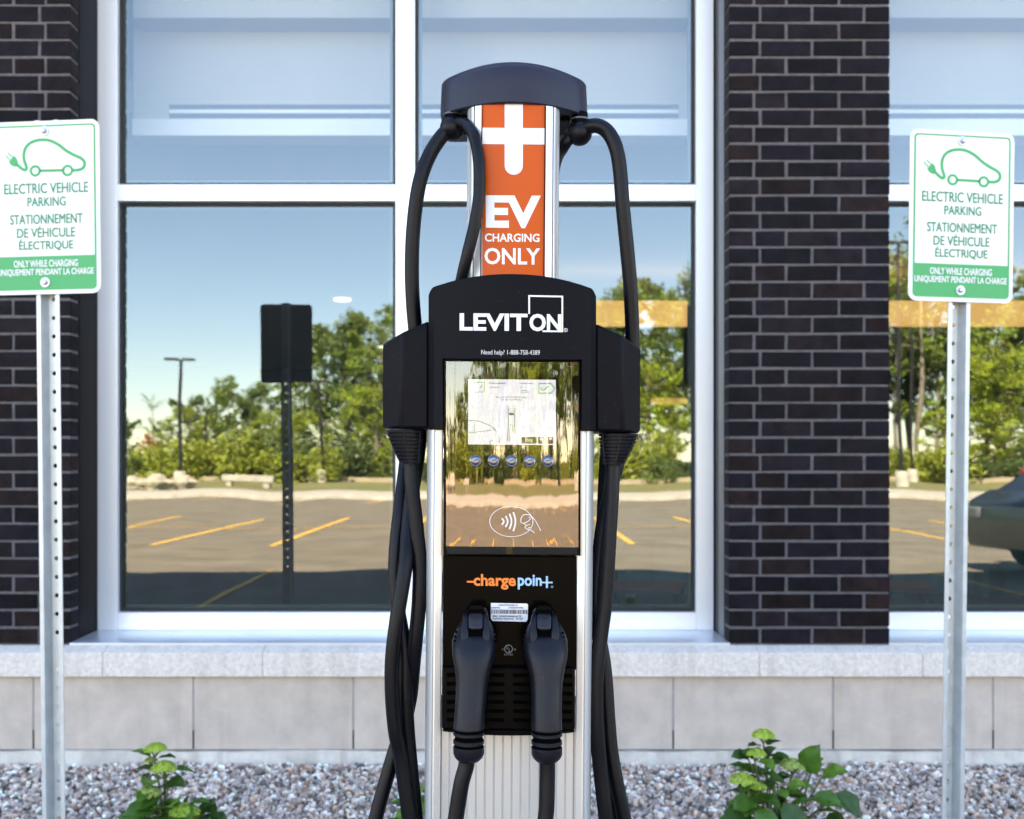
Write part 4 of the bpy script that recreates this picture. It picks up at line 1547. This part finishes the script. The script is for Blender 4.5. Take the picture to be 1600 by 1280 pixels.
plug_extras(tr_, plug_r, 850.5, 850.5, 854.3)
relief(tr_, 935, 997, 942, 974, 677, 726)


# ================================================================== HYDRANGEAS IN THE GRAVEL
def leaf_mesh(mb, base, direction, up, length, width, droop, col):
    d = Vector(direction).normalized()
    s = d.cross(Vector(up)).normalized()
    u = s.cross(d).normalized()
    prof = [0.0, 0.50, 0.84, 0.98, 1.0, 0.93, 0.76, 0.45, 0.0]
    vv, ff = [], []
    n = len(prof)
    for i, w in enumerate(prof):
        t = i / (n - 1)
        c = Vector(base) + d * (length * t) - u * (droop * length * t * t)
        ww = width * 0.5 * w
        wob = 0.06 * width * math.sin(t * 14)
        vv += [c - s * ww + u * (ww * 0.35 + wob), c - s * (ww * .5) + u * (ww * 0.10), c, c + s * (ww * .5) + u * (ww * 0.10), c + s * ww + u * (ww * 0.35 - wob)]
    for i in range(n - 1):
        for k in range(4):
            o = 5 * i + k
            ff.append((o, o + 1, o + 6, o + 5))
    mb.add(vv, ff, col)


def flower_head(parent, c, r, tone):
    mb = MB()
    for i in range(420):
        a, b = random.uniform(0, 2 * math.pi), random.random()
        rr_ = r * math.sqrt(b)
        z = r * 0.50 * (1 - b) + random.uniform(-0.12, 0.06) * r
        p = Vector(c) + Vector((rr_ * math.cos(a), rr_ * math.sin(a), z))
        q = r * random.uniform(0.10, 0.17)
        nrm = (Vector((rr_ * math.cos(a), rr_ * math.sin(a), r * 0.9)) + Vector((random.uniform(-.4, .4) * r, random.uniform(-.4, .4) * r, 0))).normalized()
        t1 = nrm.orthogonal().normalized()
        t2 = nrm.cross(t1)
        k = random.uniform(0.7, 1.25)
        cc = tuple(x * k for x in tone)
        for w in range(4):
            an = w * math.pi / 2 + i
            dv = t1 * math.cos(an) + t2 * math.sin(an)
            sv = t1 * -math.sin(an) + t2 * math.cos(an)
            mb.add([p, p + dv * q * .6 + sv * q * .45, p + dv * q + nrm * q * .1, p + dv * q * .6 - sv * q * .45], [(0, 1, 2, 3)], cc)
    st_ = MB()
    for i in range(9):
        a = i * 0.7
        st_.tube([Vector(c) - Vector((0, 0, r * 0.75)), Vector(c) + Vector((0.6 * r * math.cos(a), 0.6 * r * math.sin(a), 0))], 0.0011, 5)
    o = mb.build('flower_head', 'flower', parent, smooth=False, normals=False)
    st_.build('flower_stalks', 'stem', o)


def hydrangea(label, y, base_px, stems, flowers, extra):
    b = at(base_px, 1300, y)
    t = thing('hydrangea', label, 'plant', (b.x, y, 0), (0, 0, 0), 'young hydrangeas in the gravel')
    stm, fol = MB(), MB()
    lv = []
    for (px, py, dy, leaves) in stems:
        p = at(px, py, y + dy) - Vector((b.x, y, 0))
        root_ = Vector((random.uniform(-.03, .03), random.uniform(-.03, .03), -0.02))
        mid = root_.lerp(p, 0.5) + Vector((random.uniform(-.01, .01), 0, 0.03))
        stm.tube(smooth_path([root_, mid, p], 6), [0.0032] * 12 + [0.0018], 7)
        # opposite pairs of leaves up the stem
        leaves = leaves * 2
        for j in range(leaves):
            f_ = 0.25 + 0.7 * j / max(1, leaves - 1)
            q = root_.lerp(p, f_) + Vector((0, 0, 0.03 * math.sin(f_ * math.pi)))
            az = j * math.pi / 2 + random.uniform(-.5, .5) + px
            for sgn in (0, math.pi):
                d = Vector((math.cos(az + sgn), math.sin(az + sgn), random.uniform(0.1, 0.6)))
                l_ = random.uniform(0.060, 0.095) * (1.1 - 0.35 * f_)
                g_ = random.choice(((0.05, 0.14, 0.016), (0.032, 0.095, 0.016), (0.07, 0.18, 0.018), (0.11, 0.23, 0.025)))
                leaf_mesh(fol, q + d.normalized() * 0.012, d, (0, 0, 1), l_, l_ * random.uniform(.62, .8), random.uniform(.2, .6), g_)
    for (px, py, dy, l_, dirx, dirz, g_) in extra:
        p = at(px, py, y + dy) - Vector((b.x, y, 0))
        d = Vector((dirx, -0.55, dirz))
        leaf_mesh(fol, p, d, (0, -0.6, 1), l_, l_ * 0.78, 0.25, g_)
        stm.tube([p, p.lerp(Vector((0, 0, 0.02)), 0.45) + Vector((0, 0, 0.02)), Vector((0, 0, 0))], 0.0022, 6)
    fol.build('foliage', 'leaf', t, angle=80, normals=False)
    stm.build('stems', 'stem', t)
    for (px, py, dy, r_, tone) in flowers:
        flower_head(t, at(px, py, y + dy) - Vector((b.x, y, 0)), r_, tone)
    return t


LIME, LIM2, PALE = (0.42, 0.56, 0.07), (0.34, 0.50, 0.06), (0.50, 0.60, 0.16)
DK, MD, LT = (0.032, 0.095, 0.016), (0.06, 0.155, 0.018), (0.12, 0.25, 0.027)
hydrangea('hydrangea with large round leaves in the gravel in front of the brick pier', 3.0, 1215,
          [(1193, 1160, 0, 4), (1178, 1185, -.05, 3), (1240, 1205, .02, 3), (1165, 1225, -.08, 3), (1210, 1230, -.1, 3), (1275, 1180, 0.03, 1), (1300, 1250, 0, 2), (1150, 1270, -.05, 2), (1230, 1260, -.1, 2)],
          [(1193, 1149, 0, 0.033, LIME), (1182, 1178, -.03, 0.027, LIME), (1238, 1196, .02, 0.036, PALE), (1160, 1219, -.07, 0.036, LIME), (1184, 1229, -.08, 0.024, LIM2)],
          [(1262, 1208, 0, 0.095, 0.05, 1.0, MD), (1285, 1214, 0, 0.075, 0.55, 0.5, LT), (1270, 1246, -.03, 0.08, 0.75, 0.05, MD), (1308, 1238, 0, 0.085, 0.7, -0.6, DK), (1255, 1240, -.04, 0.07, -0.6, 0.25, DK),
           (1196, 1190, 0, 0.06, 0.1, 0.9, DK), (1168, 1182, 0, 0.055, -0.9, 0.3, DK), (1205, 1195, 0, 0.06, 0.5, 0.7, MD), (1230, 1232, -.05, 0.055, 0.6, 0.5, LT), (1180, 1250, -.08, 0.08, -.8, 0, MD),
           (1165, 1265, -.08, 0.085, -.7, -.2, DK), (1225, 1255, -.1, 0.09, .3, -.6, DK), (1195, 1262, -.1, 0.08, -.1, -.4, MD), (1290, 1278, 0, 0.06, .4, .2, DK), (1215, 1225, 0, .05, .1, .8, LT)])
hydrangea('hydrangea with lime green flowers in the gravel beside the left sign post', 3.0, 258,
          [(240, 1180, 0, 2), (256, 1205, 0, 2), (232, 1235, -.05, 2), (290, 1260, -.05, 2), (320, 1265, 0, 2), (250, 1265, -.08, 3), (215, 1275, -.05, 2)],
          [(243, 1170, 0, 0.032, LIME), (256, 1200, -.02, 0.036, LIME), (231, 1240, -.05, 0.034, PALE), (289, 1268, -.08, 0.040, LIM2), (236, 1188, .02, 0.018, LIM2)],
          [(262, 1222, 0, 0.06, 0.9, 0.15, DK), (293, 1258, 0, 0.055, 0.05, 0.9, DK), (233, 1207, 0.02, 0.04, -.2, -.7, DK), (262, 1262, -.06, 0.10, 0.2, 0.35, LT), (245, 1262, -.06, 0.09, -.7, 0.1, MD),
           (225, 1275, -.06, 0.08, -.8, -.1, MD), (310, 1262, 0, 0.07, .8, .2, DK), (322, 1268, 0, 0.07, .3, .6, DK), (330, 1275, 0, .06, .8, -.1, DK), (312, 1275, 0, .06, .2, -.5, DK), (275, 1272, -.08, .08, .5, .2, MD)])
hydrangea('small green leafy plant half hidden behind the left edge of the pedestal', 3.1, 652,
          [(655, 1240, 0, 3), (645, 1262, 0, 2), (662, 1255, 0, 2)], [],
          [(652, 1255, 0, 0.075, .1, .9, LT), (655, 1262, 0, .07, .6, .3, MD), (645, 1272, 0, .06, -.6, .2, LT), (640, 1275, 0, .05, -.7, -.1, MD)])


# ================================================================== THE LOT BEHIND THE CAMERA (seen in the glass)
def tree_proto(name, h, spread, nleaf, tone, trunk_r=0.11, low=0.25, cone=0.0, bare=False):
    t = thing(name, 'tree', 'tree')
    tk, cr = MB(), MB()
    tips = []
    main = [Vector((0, 0, -0.2))]
    p = Vector((0, 0, 0))
    for i in range(1, 7):
        p = Vector((p.x + random.uniform(-.12, .12), p.y + random.uniform(-.12, .12), h * 0.9 * i / 6))
        main.append(p.copy())
    tk.tube(smooth_path(main, 3), [trunk_r * (1 - 0.85 * k / 18) for k in range(19)], 8)
    for i in range(20 if not bare else 9):
        f_ = random.uniform(low, 0.95)
        b = main[0].lerp(main[-1], f_)
        az = random.uniform(0, 2 * math.pi)
        ln = spread * (1.15 - f_ * (0.55 + 0.4 * cone)) * random.uniform(0.6, 1.1)
        e = b + Vector((math.cos(az) * ln, math.sin(az) * ln, ln * random.uniform(0.25, 0.9)))
        mid = b.lerp(e, 0.5) + Vector((0, 0, -0.08 * ln))
        tk.tube([b, mid, e], [trunk_r * .4 * (1 - f_ * .6), trunk_r * .28, 0.012], 6)
        tips.append((b, e, ln))
    clumps = []
    for (b, e, ln) in tips:
        for j in range(9):
            c = b.lerp(e, random.uniform(0.25, 1.2)) + Vector((random.gauss(0, .22), random.gauss(0, .22), random.gauss(0, .22))) * ln * .75
            clumps.append((c, random.uniform(0.12, 0.42) * spread * .42, random.uniform(0.5, 1.5)))
    for j in range(4):
        clumps.append((main[-1] + Vector((random.gauss(0, .2), random.gauss(0, .2), random.uniform(-.2, .1) * h * .5)), spread * .2, random.uniform(.8, 1.3)))
    for i in range(nleaf):
        c, r_, k = random.choice(clumps)
        d = Vector((random.gauss(0, 1), random.gauss(0, 1), random.gauss(0, .8)))
        d = d.normalized() * r_ * random.random() ** 0.45
        q = c + d
        s = random.uniform(0.06, 0.125)
        n1 = Vector((random.gauss(0, 1), random.gauss(0, 1), random.gauss(0.3, 1))).normalized()
        a = n1.orthogonal().normalized()
        bb = n1.cross(a)
        kk = k * random.uniform(.75, 1.3)
        cc = (tone[0] * kk * random.uniform(.85, 1.2), tone[1] * kk, tone[2] * kk)
        cr.add([q - a * s, q + bb * s * .55, q + a * s, q - bb * s * .55], [(0, 1, 2, 3)], cc)
    tk.build('trunk', 'bark', t)
    cr.build('crown', 'tree_leaf', t, smooth=False, normals=False)
    t['_h'] = h
    return t


G1, G2, G3, GO = (0.155, 0.225, 0.036), (0.115, 0.175, 0.038), (0.26, 0.33, 0.030), (0.46, 0.20, 0.04)
protos = [tree_proto('deciduous_tree', 10, 3.1, 12000, G1, 0.14, 0.12), tree_proto('deciduous_tree', 10, 2.7, 11000, G2, 0.13, 0.08),
          tree_proto('slender_tree', 11, 1.8, 4000, G1, 0.10, 0.25), tree_proto('deciduous_tree', 9, 3.2, 11000, G3, 0.14, 0.06),
          tree_proto('sapling', 5, 1.1, 1600, GO, 0.05, 0.15, 0.5), tree_proto('bare_tree', 10, 1.9, 420, G2, 0.09, 0.45, bare=True)]


def bush_proto(tone, w, h, nleaf):
    t = thing('shrub', 'shrub', 'shrub')
    cr, sm = MB(), MB()
    cl = [(Vector((random.uniform(-.8, .8) * w, random.uniform(-.5, .5) * w, random.uniform(.15, .8) * h)), random.uniform(.3, .55) * w * .8, random.uniform(.6, 1.35)) for _ in range(14)]
    for (c, r_, k) in cl:
        sm.tube([(c.x * .2, c.y * .2, -.1), c], 0.02, 5)
    for i in range(nleaf):
        c, r_, k = random.choice(cl)
        d = Vector((random.gauss(0, 1), random.gauss(0, 1), random.gauss(0, .9))).normalized() * r_ * random.random() ** .4
        q = c + d
        if q.z < 0: q.z = abs(q.z)
        s = random.uniform(.06, .13)
        n1 = Vector((random.gauss(0, 1), random.gauss(0, 1), random.gauss(.4, 1))).normalized()
        a = n1.orthogonal().normalized(); bb = n1.cross(a)
        kk = k * random.uniform(.75, 1.3)
        cr.add([q - a * s, q + bb * s * .6, q + a * s, q - bb * s * .6], [(0, 1, 2, 3)], tuple(x * kk for x in tone))
    cr.build('foliage', 'tree_leaf', t, smooth=False, normals=False)
    sm.build('stems', 'bark', t)
    t['_h'] = h * 1.05
    return t


bushes = [bush_proto((0.13, 0.185, 0.04), 2.0, 2.4, 2600), bush_proto((0.085, 0.125, 0.038), 1.9, 2.2, 2600), bush_proto((0.27, 0.31, 0.04), 1.9, 2.3, 2400)]
PH = ['leafy', 'dense', 'airy', 'spreading', 'ragged', 'full']
used = {}


def plant(proto, px, top, d, label, group, squash=1.0):
    first = not used.get(proto.name)
    used[proto.name] = True
    o = proto if first else dup_tree(proto)
    g = mir(px, HY, d)
    hh = (HY - top) * d / FP + EYE - LOT
    s = hh / proto['_h']
    o.location = (g.x, g.y, LOT)
    o.scale = (s * squash, s * squash, s)
    o.rotation_euler = (0, 0, random.uniform(0, 6.28))
    tag(o, label, None, group)
    o['category'] = 'shrub' if 'shrub' in o.name else 'tree'
    return o


GT, GS = 'trees beyond the parking lot', 'shrubs along the edge of the lot'
TREES = [  # proto, px, top py, path length, label
    (1, 196, 648, 74), (4, 233, 672, 66), (0, 252, 655, 70), (5, 241, 600, 84), (3, 296, 628, 68), (1, 300, 610, 80), (0, 340, 590, 74), (2, 362, 582, 80), (1, 398, 598, 70), (3, 432, 640, 66), (0, 415, 600, 82),
    (2, 458, 612, 74), (5, 476, 560, 86), (3, 470, 640, 68), (0, 505, 505, 78), (1, 545, 482, 72), (2, 560, 470, 84), (0, 598, 500, 70), (1, 622, 470, 78), (3, 590, 600, 64),
    (0, 668, 520, 76), (1, 716, 540, 72), (0, 765, 500, 78), (3, 800, 540, 70), (1, 842, 470, 76), (2, 880, 480, 70), (0, 915, 455, 80), (1, 958, 440, 74), (2, 985, 418, 78), (3, 1010, 560, 66), (0, 1045, 445, 72), (1, 1086, 400, 78),
    (2, 1130, 410, 74), (0, 1185, 400, 80), (1, 1250, 390, 76), (0, 1325, 380, 78), (2, 1395, 350, 74), (1, 1418, 372, 80), (5, 1432, 300, 70), (2, 1460, 380, 72), (0, 1496, 380, 78), (3, 1540, 520, 64), (1, 1560, 400, 76), (0, -90, 640, 74), (1, -160, 600, 78), (3, -230, 640, 70), (2, -300, 590, 76), (0, -380, 560, 74), (1, -470, 540, 78), (3, -560, 600, 72), (1, 1800, 420, 76), (3, 1880, 500, 70), (0, 1980, 400, 74), (0, 1625, 410, 72), (3, 1600, 560, 62), (0, 110, 640, 74), (1, 40, 650, 78), (0, 1700, 400, 74)]
names = {0: 'broad green tree', 1: 'dense dark green tree', 2: 'tall slender tree', 3: 'bright yellow green tree', 4: 'small orange brown sapling', 5: 'thin nearly bare tree'}
ORD = ['first', 'second', 'third', 'fourth', 'fifth', 'sixth', 'seventh', 'eighth', 'ninth', 'tenth', 'eleventh', 'twelfth']


def zone_of(px):
    for lim, z in ((185, 'far left beyond the left brick wall'), (622, 'in the left window pane'), (930, 'behind the pedestal'), (1095, 'in the pane right of the pedestal'), (1390, 'behind the brick pier'), (1605, 'in the right window')):
        if px < lim:
            return z
    return 'far right beyond the frame'


seen = {}


def ordinal(key):
    seen[key] = seen.get(key, -1) + 1
    return ORD[seen[key]]


for (k, px, top, d) in sorted(TREES, key=lambda q: q[1]):
    z = zone_of(px)
    plant(protos[k], px, top, d, f'{ordinal((k, z))} {names[k]} from the left reflected {z}', GT, random.uniform(0.95, 1.25) if k != 2 else 1.05)
SHR = [185, 205, 232, 262, 290, 318, 345, 372, 398, 424, 455, 482, 510, 540, 572, 606, 640, 690, 740, 800, 860, 905, 945, 975, 1005, 1035, 1066, 1110, 1200, 1300, 1370, 1398, 1430, 1470, 1515, 1560, 1620]
for i, px in enumerate(SHR):
    z = zone_of(px)
    k = (i * 7 + i // 3) % 3
    plant(bushes[k], px + random.uniform(-8, 8), random.choice((668, 684, 694, 702, 708, 714)), 60 + random.uniform(-4, 8),
          f"{ordinal(('s', k, z))} {['bright green', 'dark green', 'lime green'][k]} shrub from the left reflected {z}", GS, random.uniform(0.8, 1.5))


def lamp_post(px, base_py, top_py, label, arms=True):
    d = ground_d(base_py)
    g = mir(px, base_py, d)
    t = thing('lamp_post', label, 'lamp post', (g.x, g.y, LOT), (0, 0, 0), 'lamp posts in the parking lot')
    h = (HY - top_py) * d / FP + EYE - LOT
    MB().tube([(0, 0, -0.1), (0, 0, 0.72), (0, 0, 0.76)], [0.29, 0.29, 0.26], 24).build('concrete_base', 'concrete_pale', t)
    MB().tube([(0, 0, 0.74), (0, 0, h)], [0.085, 0.065], 12).build('pole', 'pole_black', t)
    for s in (-1, 1):
        hb__ = MB().box(min(0.08 * s, 0.62 * s), max(0.08 * s, 0.62 * s), -0.14, 0.14, h - 0.04, h + 0.06)
        hb__.build('lamp_head', 'pole_black', t, bevel=0.02)


lamp_post(278, 763, 563, 'black lamp post with twin heads standing against open sky at the left')
lamp_post(322, 753, 640, 'black lamp post on a concrete base left of the white bench')
lamp_post(497, 756, 600, 'black lamp post rising in front of the trees right of the reflected sign')
lamp_post(1402, 765, 380, 'black lamp post beside the brick pier in the right window')
lamp_post(1420, 756, 420, 'black lamp post slightly farther out in the right window')


def boulder(px, py, w, label):
    d = ground_d(py)
    g = mir(px, py, d)
    bm_ = bmesh.new()
    bmesh.ops.create_icosphere(bm_, subdivisions=3, radius=0.5)
    for v in bm_.verts:
        n_ = 0.14 * math.sin(v.co.x * 9 + px) + 0.12 * math.sin(v.co.y * 11 + px * 2) + 0.10 * math.sin(v.co.z * 13)
        v.co *= 1 + n_
        v.co.x *= w; v.co.y *= w * .7; v.co.z *= w * .5
    me = bpy.data.meshes.new('boulder')
    bm_.to_mesh(me); bm_.free()
    me.materials.append(MATS['boulder'])
    o = bpy.data.objects.new('boulder', me)
    o.location = (g.x, g.y, LOT + 0.12 + w * 0.12)
    COL.objects.link(o)
    tag(o, label, 'boulder', 'boulders on the verge')


boulder(240, 769, 1.5, 'flat pale boulder on the verge under the twin headed lamp post')
boulder(284, 768, 1.3, 'tan boulder on the verge right of the lamp post base')
boulder(203, 766, 1.3, 'grey boulder at the far left of the verge')
# low white concrete bench on the verge
d = ground_d(764)
g = mir(391, 764, d)
t = thing('bench', 'low white concrete bench on the verge across the lot', 'bench', (g.x, g.y, LOT + 0.06))
MB().box(-1.1, 1.1, -.25, .25, .24, .52).build('seat', 'concrete_pale', t, bevel=.02)
for s in (-1, 1):
    MB().box(s * .8 - .12, s * .8 + .12, -.2, .2, 0, .239).build('leg', 'concrete_pale', t, bevel=.01)


# ---- parked cars
def car(label, loc, rz, paint, L_=4.5):
    t = thing('parked_car', label, 'car', loc, (0, 0, rz), 'cars in the lot')
    # side outline (x along the car, z up), lofted across the width with tumblehome
    body = [(-2.2, .30), (-2.25, .55), (-2.2, .80), (-1.95, .92), (0.9, .98), (1.75, .96), (2.15, .90), (2.25, .62), (2.2, .30)]
    cab = [(-2.0, .90), (-1.2, 1.46), (-.2, 1.57), (1.2, 1.54), (1.9, 1.22), (2.1, .95)]
    mb = MB()
    rg = []
    for (yy, sc) in ((-.90, .0), (-.90, .0)):
        pass
    bl = []
    for yv, k in ((-0.86, 0.94), (-0.92, 1.0), (-0.88, 1.0), (0.88, 1.0), (0.92, 1.0), (0.86, 0.94)):
        bl.append([(x * (k if abs(x) > 2 else 1), yv, z if z < .6 or abs(yv) > .89 else z + .03 * (abs(yv) < .89)) for x, z in body])
    mb.rings(bl)
    bo = mb.build('body', paint, t, bevel=.04, seg=3)
    rg = []
    for yv, k, dz in ((-.80, 1.0, 0), (-.66, .97, 0), (.66, .97, 0), (.80, 1.0, 0)):
        rg.append([(x * k if z > 1 else x, yv if z < 1.0 else yv * .84, z) for x, z in cab])
    MB().rings(rg).build('cabin_glass', 'car_glass', t, bevel=.03)
    rf = MB()
    rg = [[(-1.22, y_, 1.47), (-.2, y_, 1.59), (1.23, y_, 1.56), (1.9, y_, 1.25), (1.86, y_, 1.22), (1.2, y_, 1.53), (-.2, y_, 1.55), (-1.18, y_, 1.44)] for y_ in (-.62, .62)]
    rf.rings(rg)
    rf.build('roof', paint, t, bevel=.015)
    for xw in (-1.4, 1.4):
        for s in (-1, 1):
            w_ = MB().tube([(xw, s * .70, .33), (xw, s * .93, .33)], .33, 28).build('wheel', 'tyre', t, bevel=.03)
            MB().tube([(xw, s * .90, .33), (xw, s * .945, .33)], [.20, .19], 20).build('rim', 'rim', w_)
    for s in (-1, 1):
        MB().box(-2.27, -2.05, s * .72 - .16, s * .72 + .16, .62, .76).build('headlight', 'lamp_clear', t, bevel=.03)
        MB().box(2.05, 2.27, s * .72 - .16, s * .72 + .16, .68, .88).build('tail_light', 'lamp_red', t, bevel=.03)
        MB().box(-1.6, -1.4, s * .98 - .10, s * .98 + .10, .95, 1.09).build('mirror', paint, t, bevel=.03)
    return t


car('dark grey parked car at the right edge of the reflection', (7.95, -2.95, LOT), 0.0, 'car_paint')
car('red parked car behind the dark grey car', (12.6, -12.6, LOT), R(90), 'car_red')
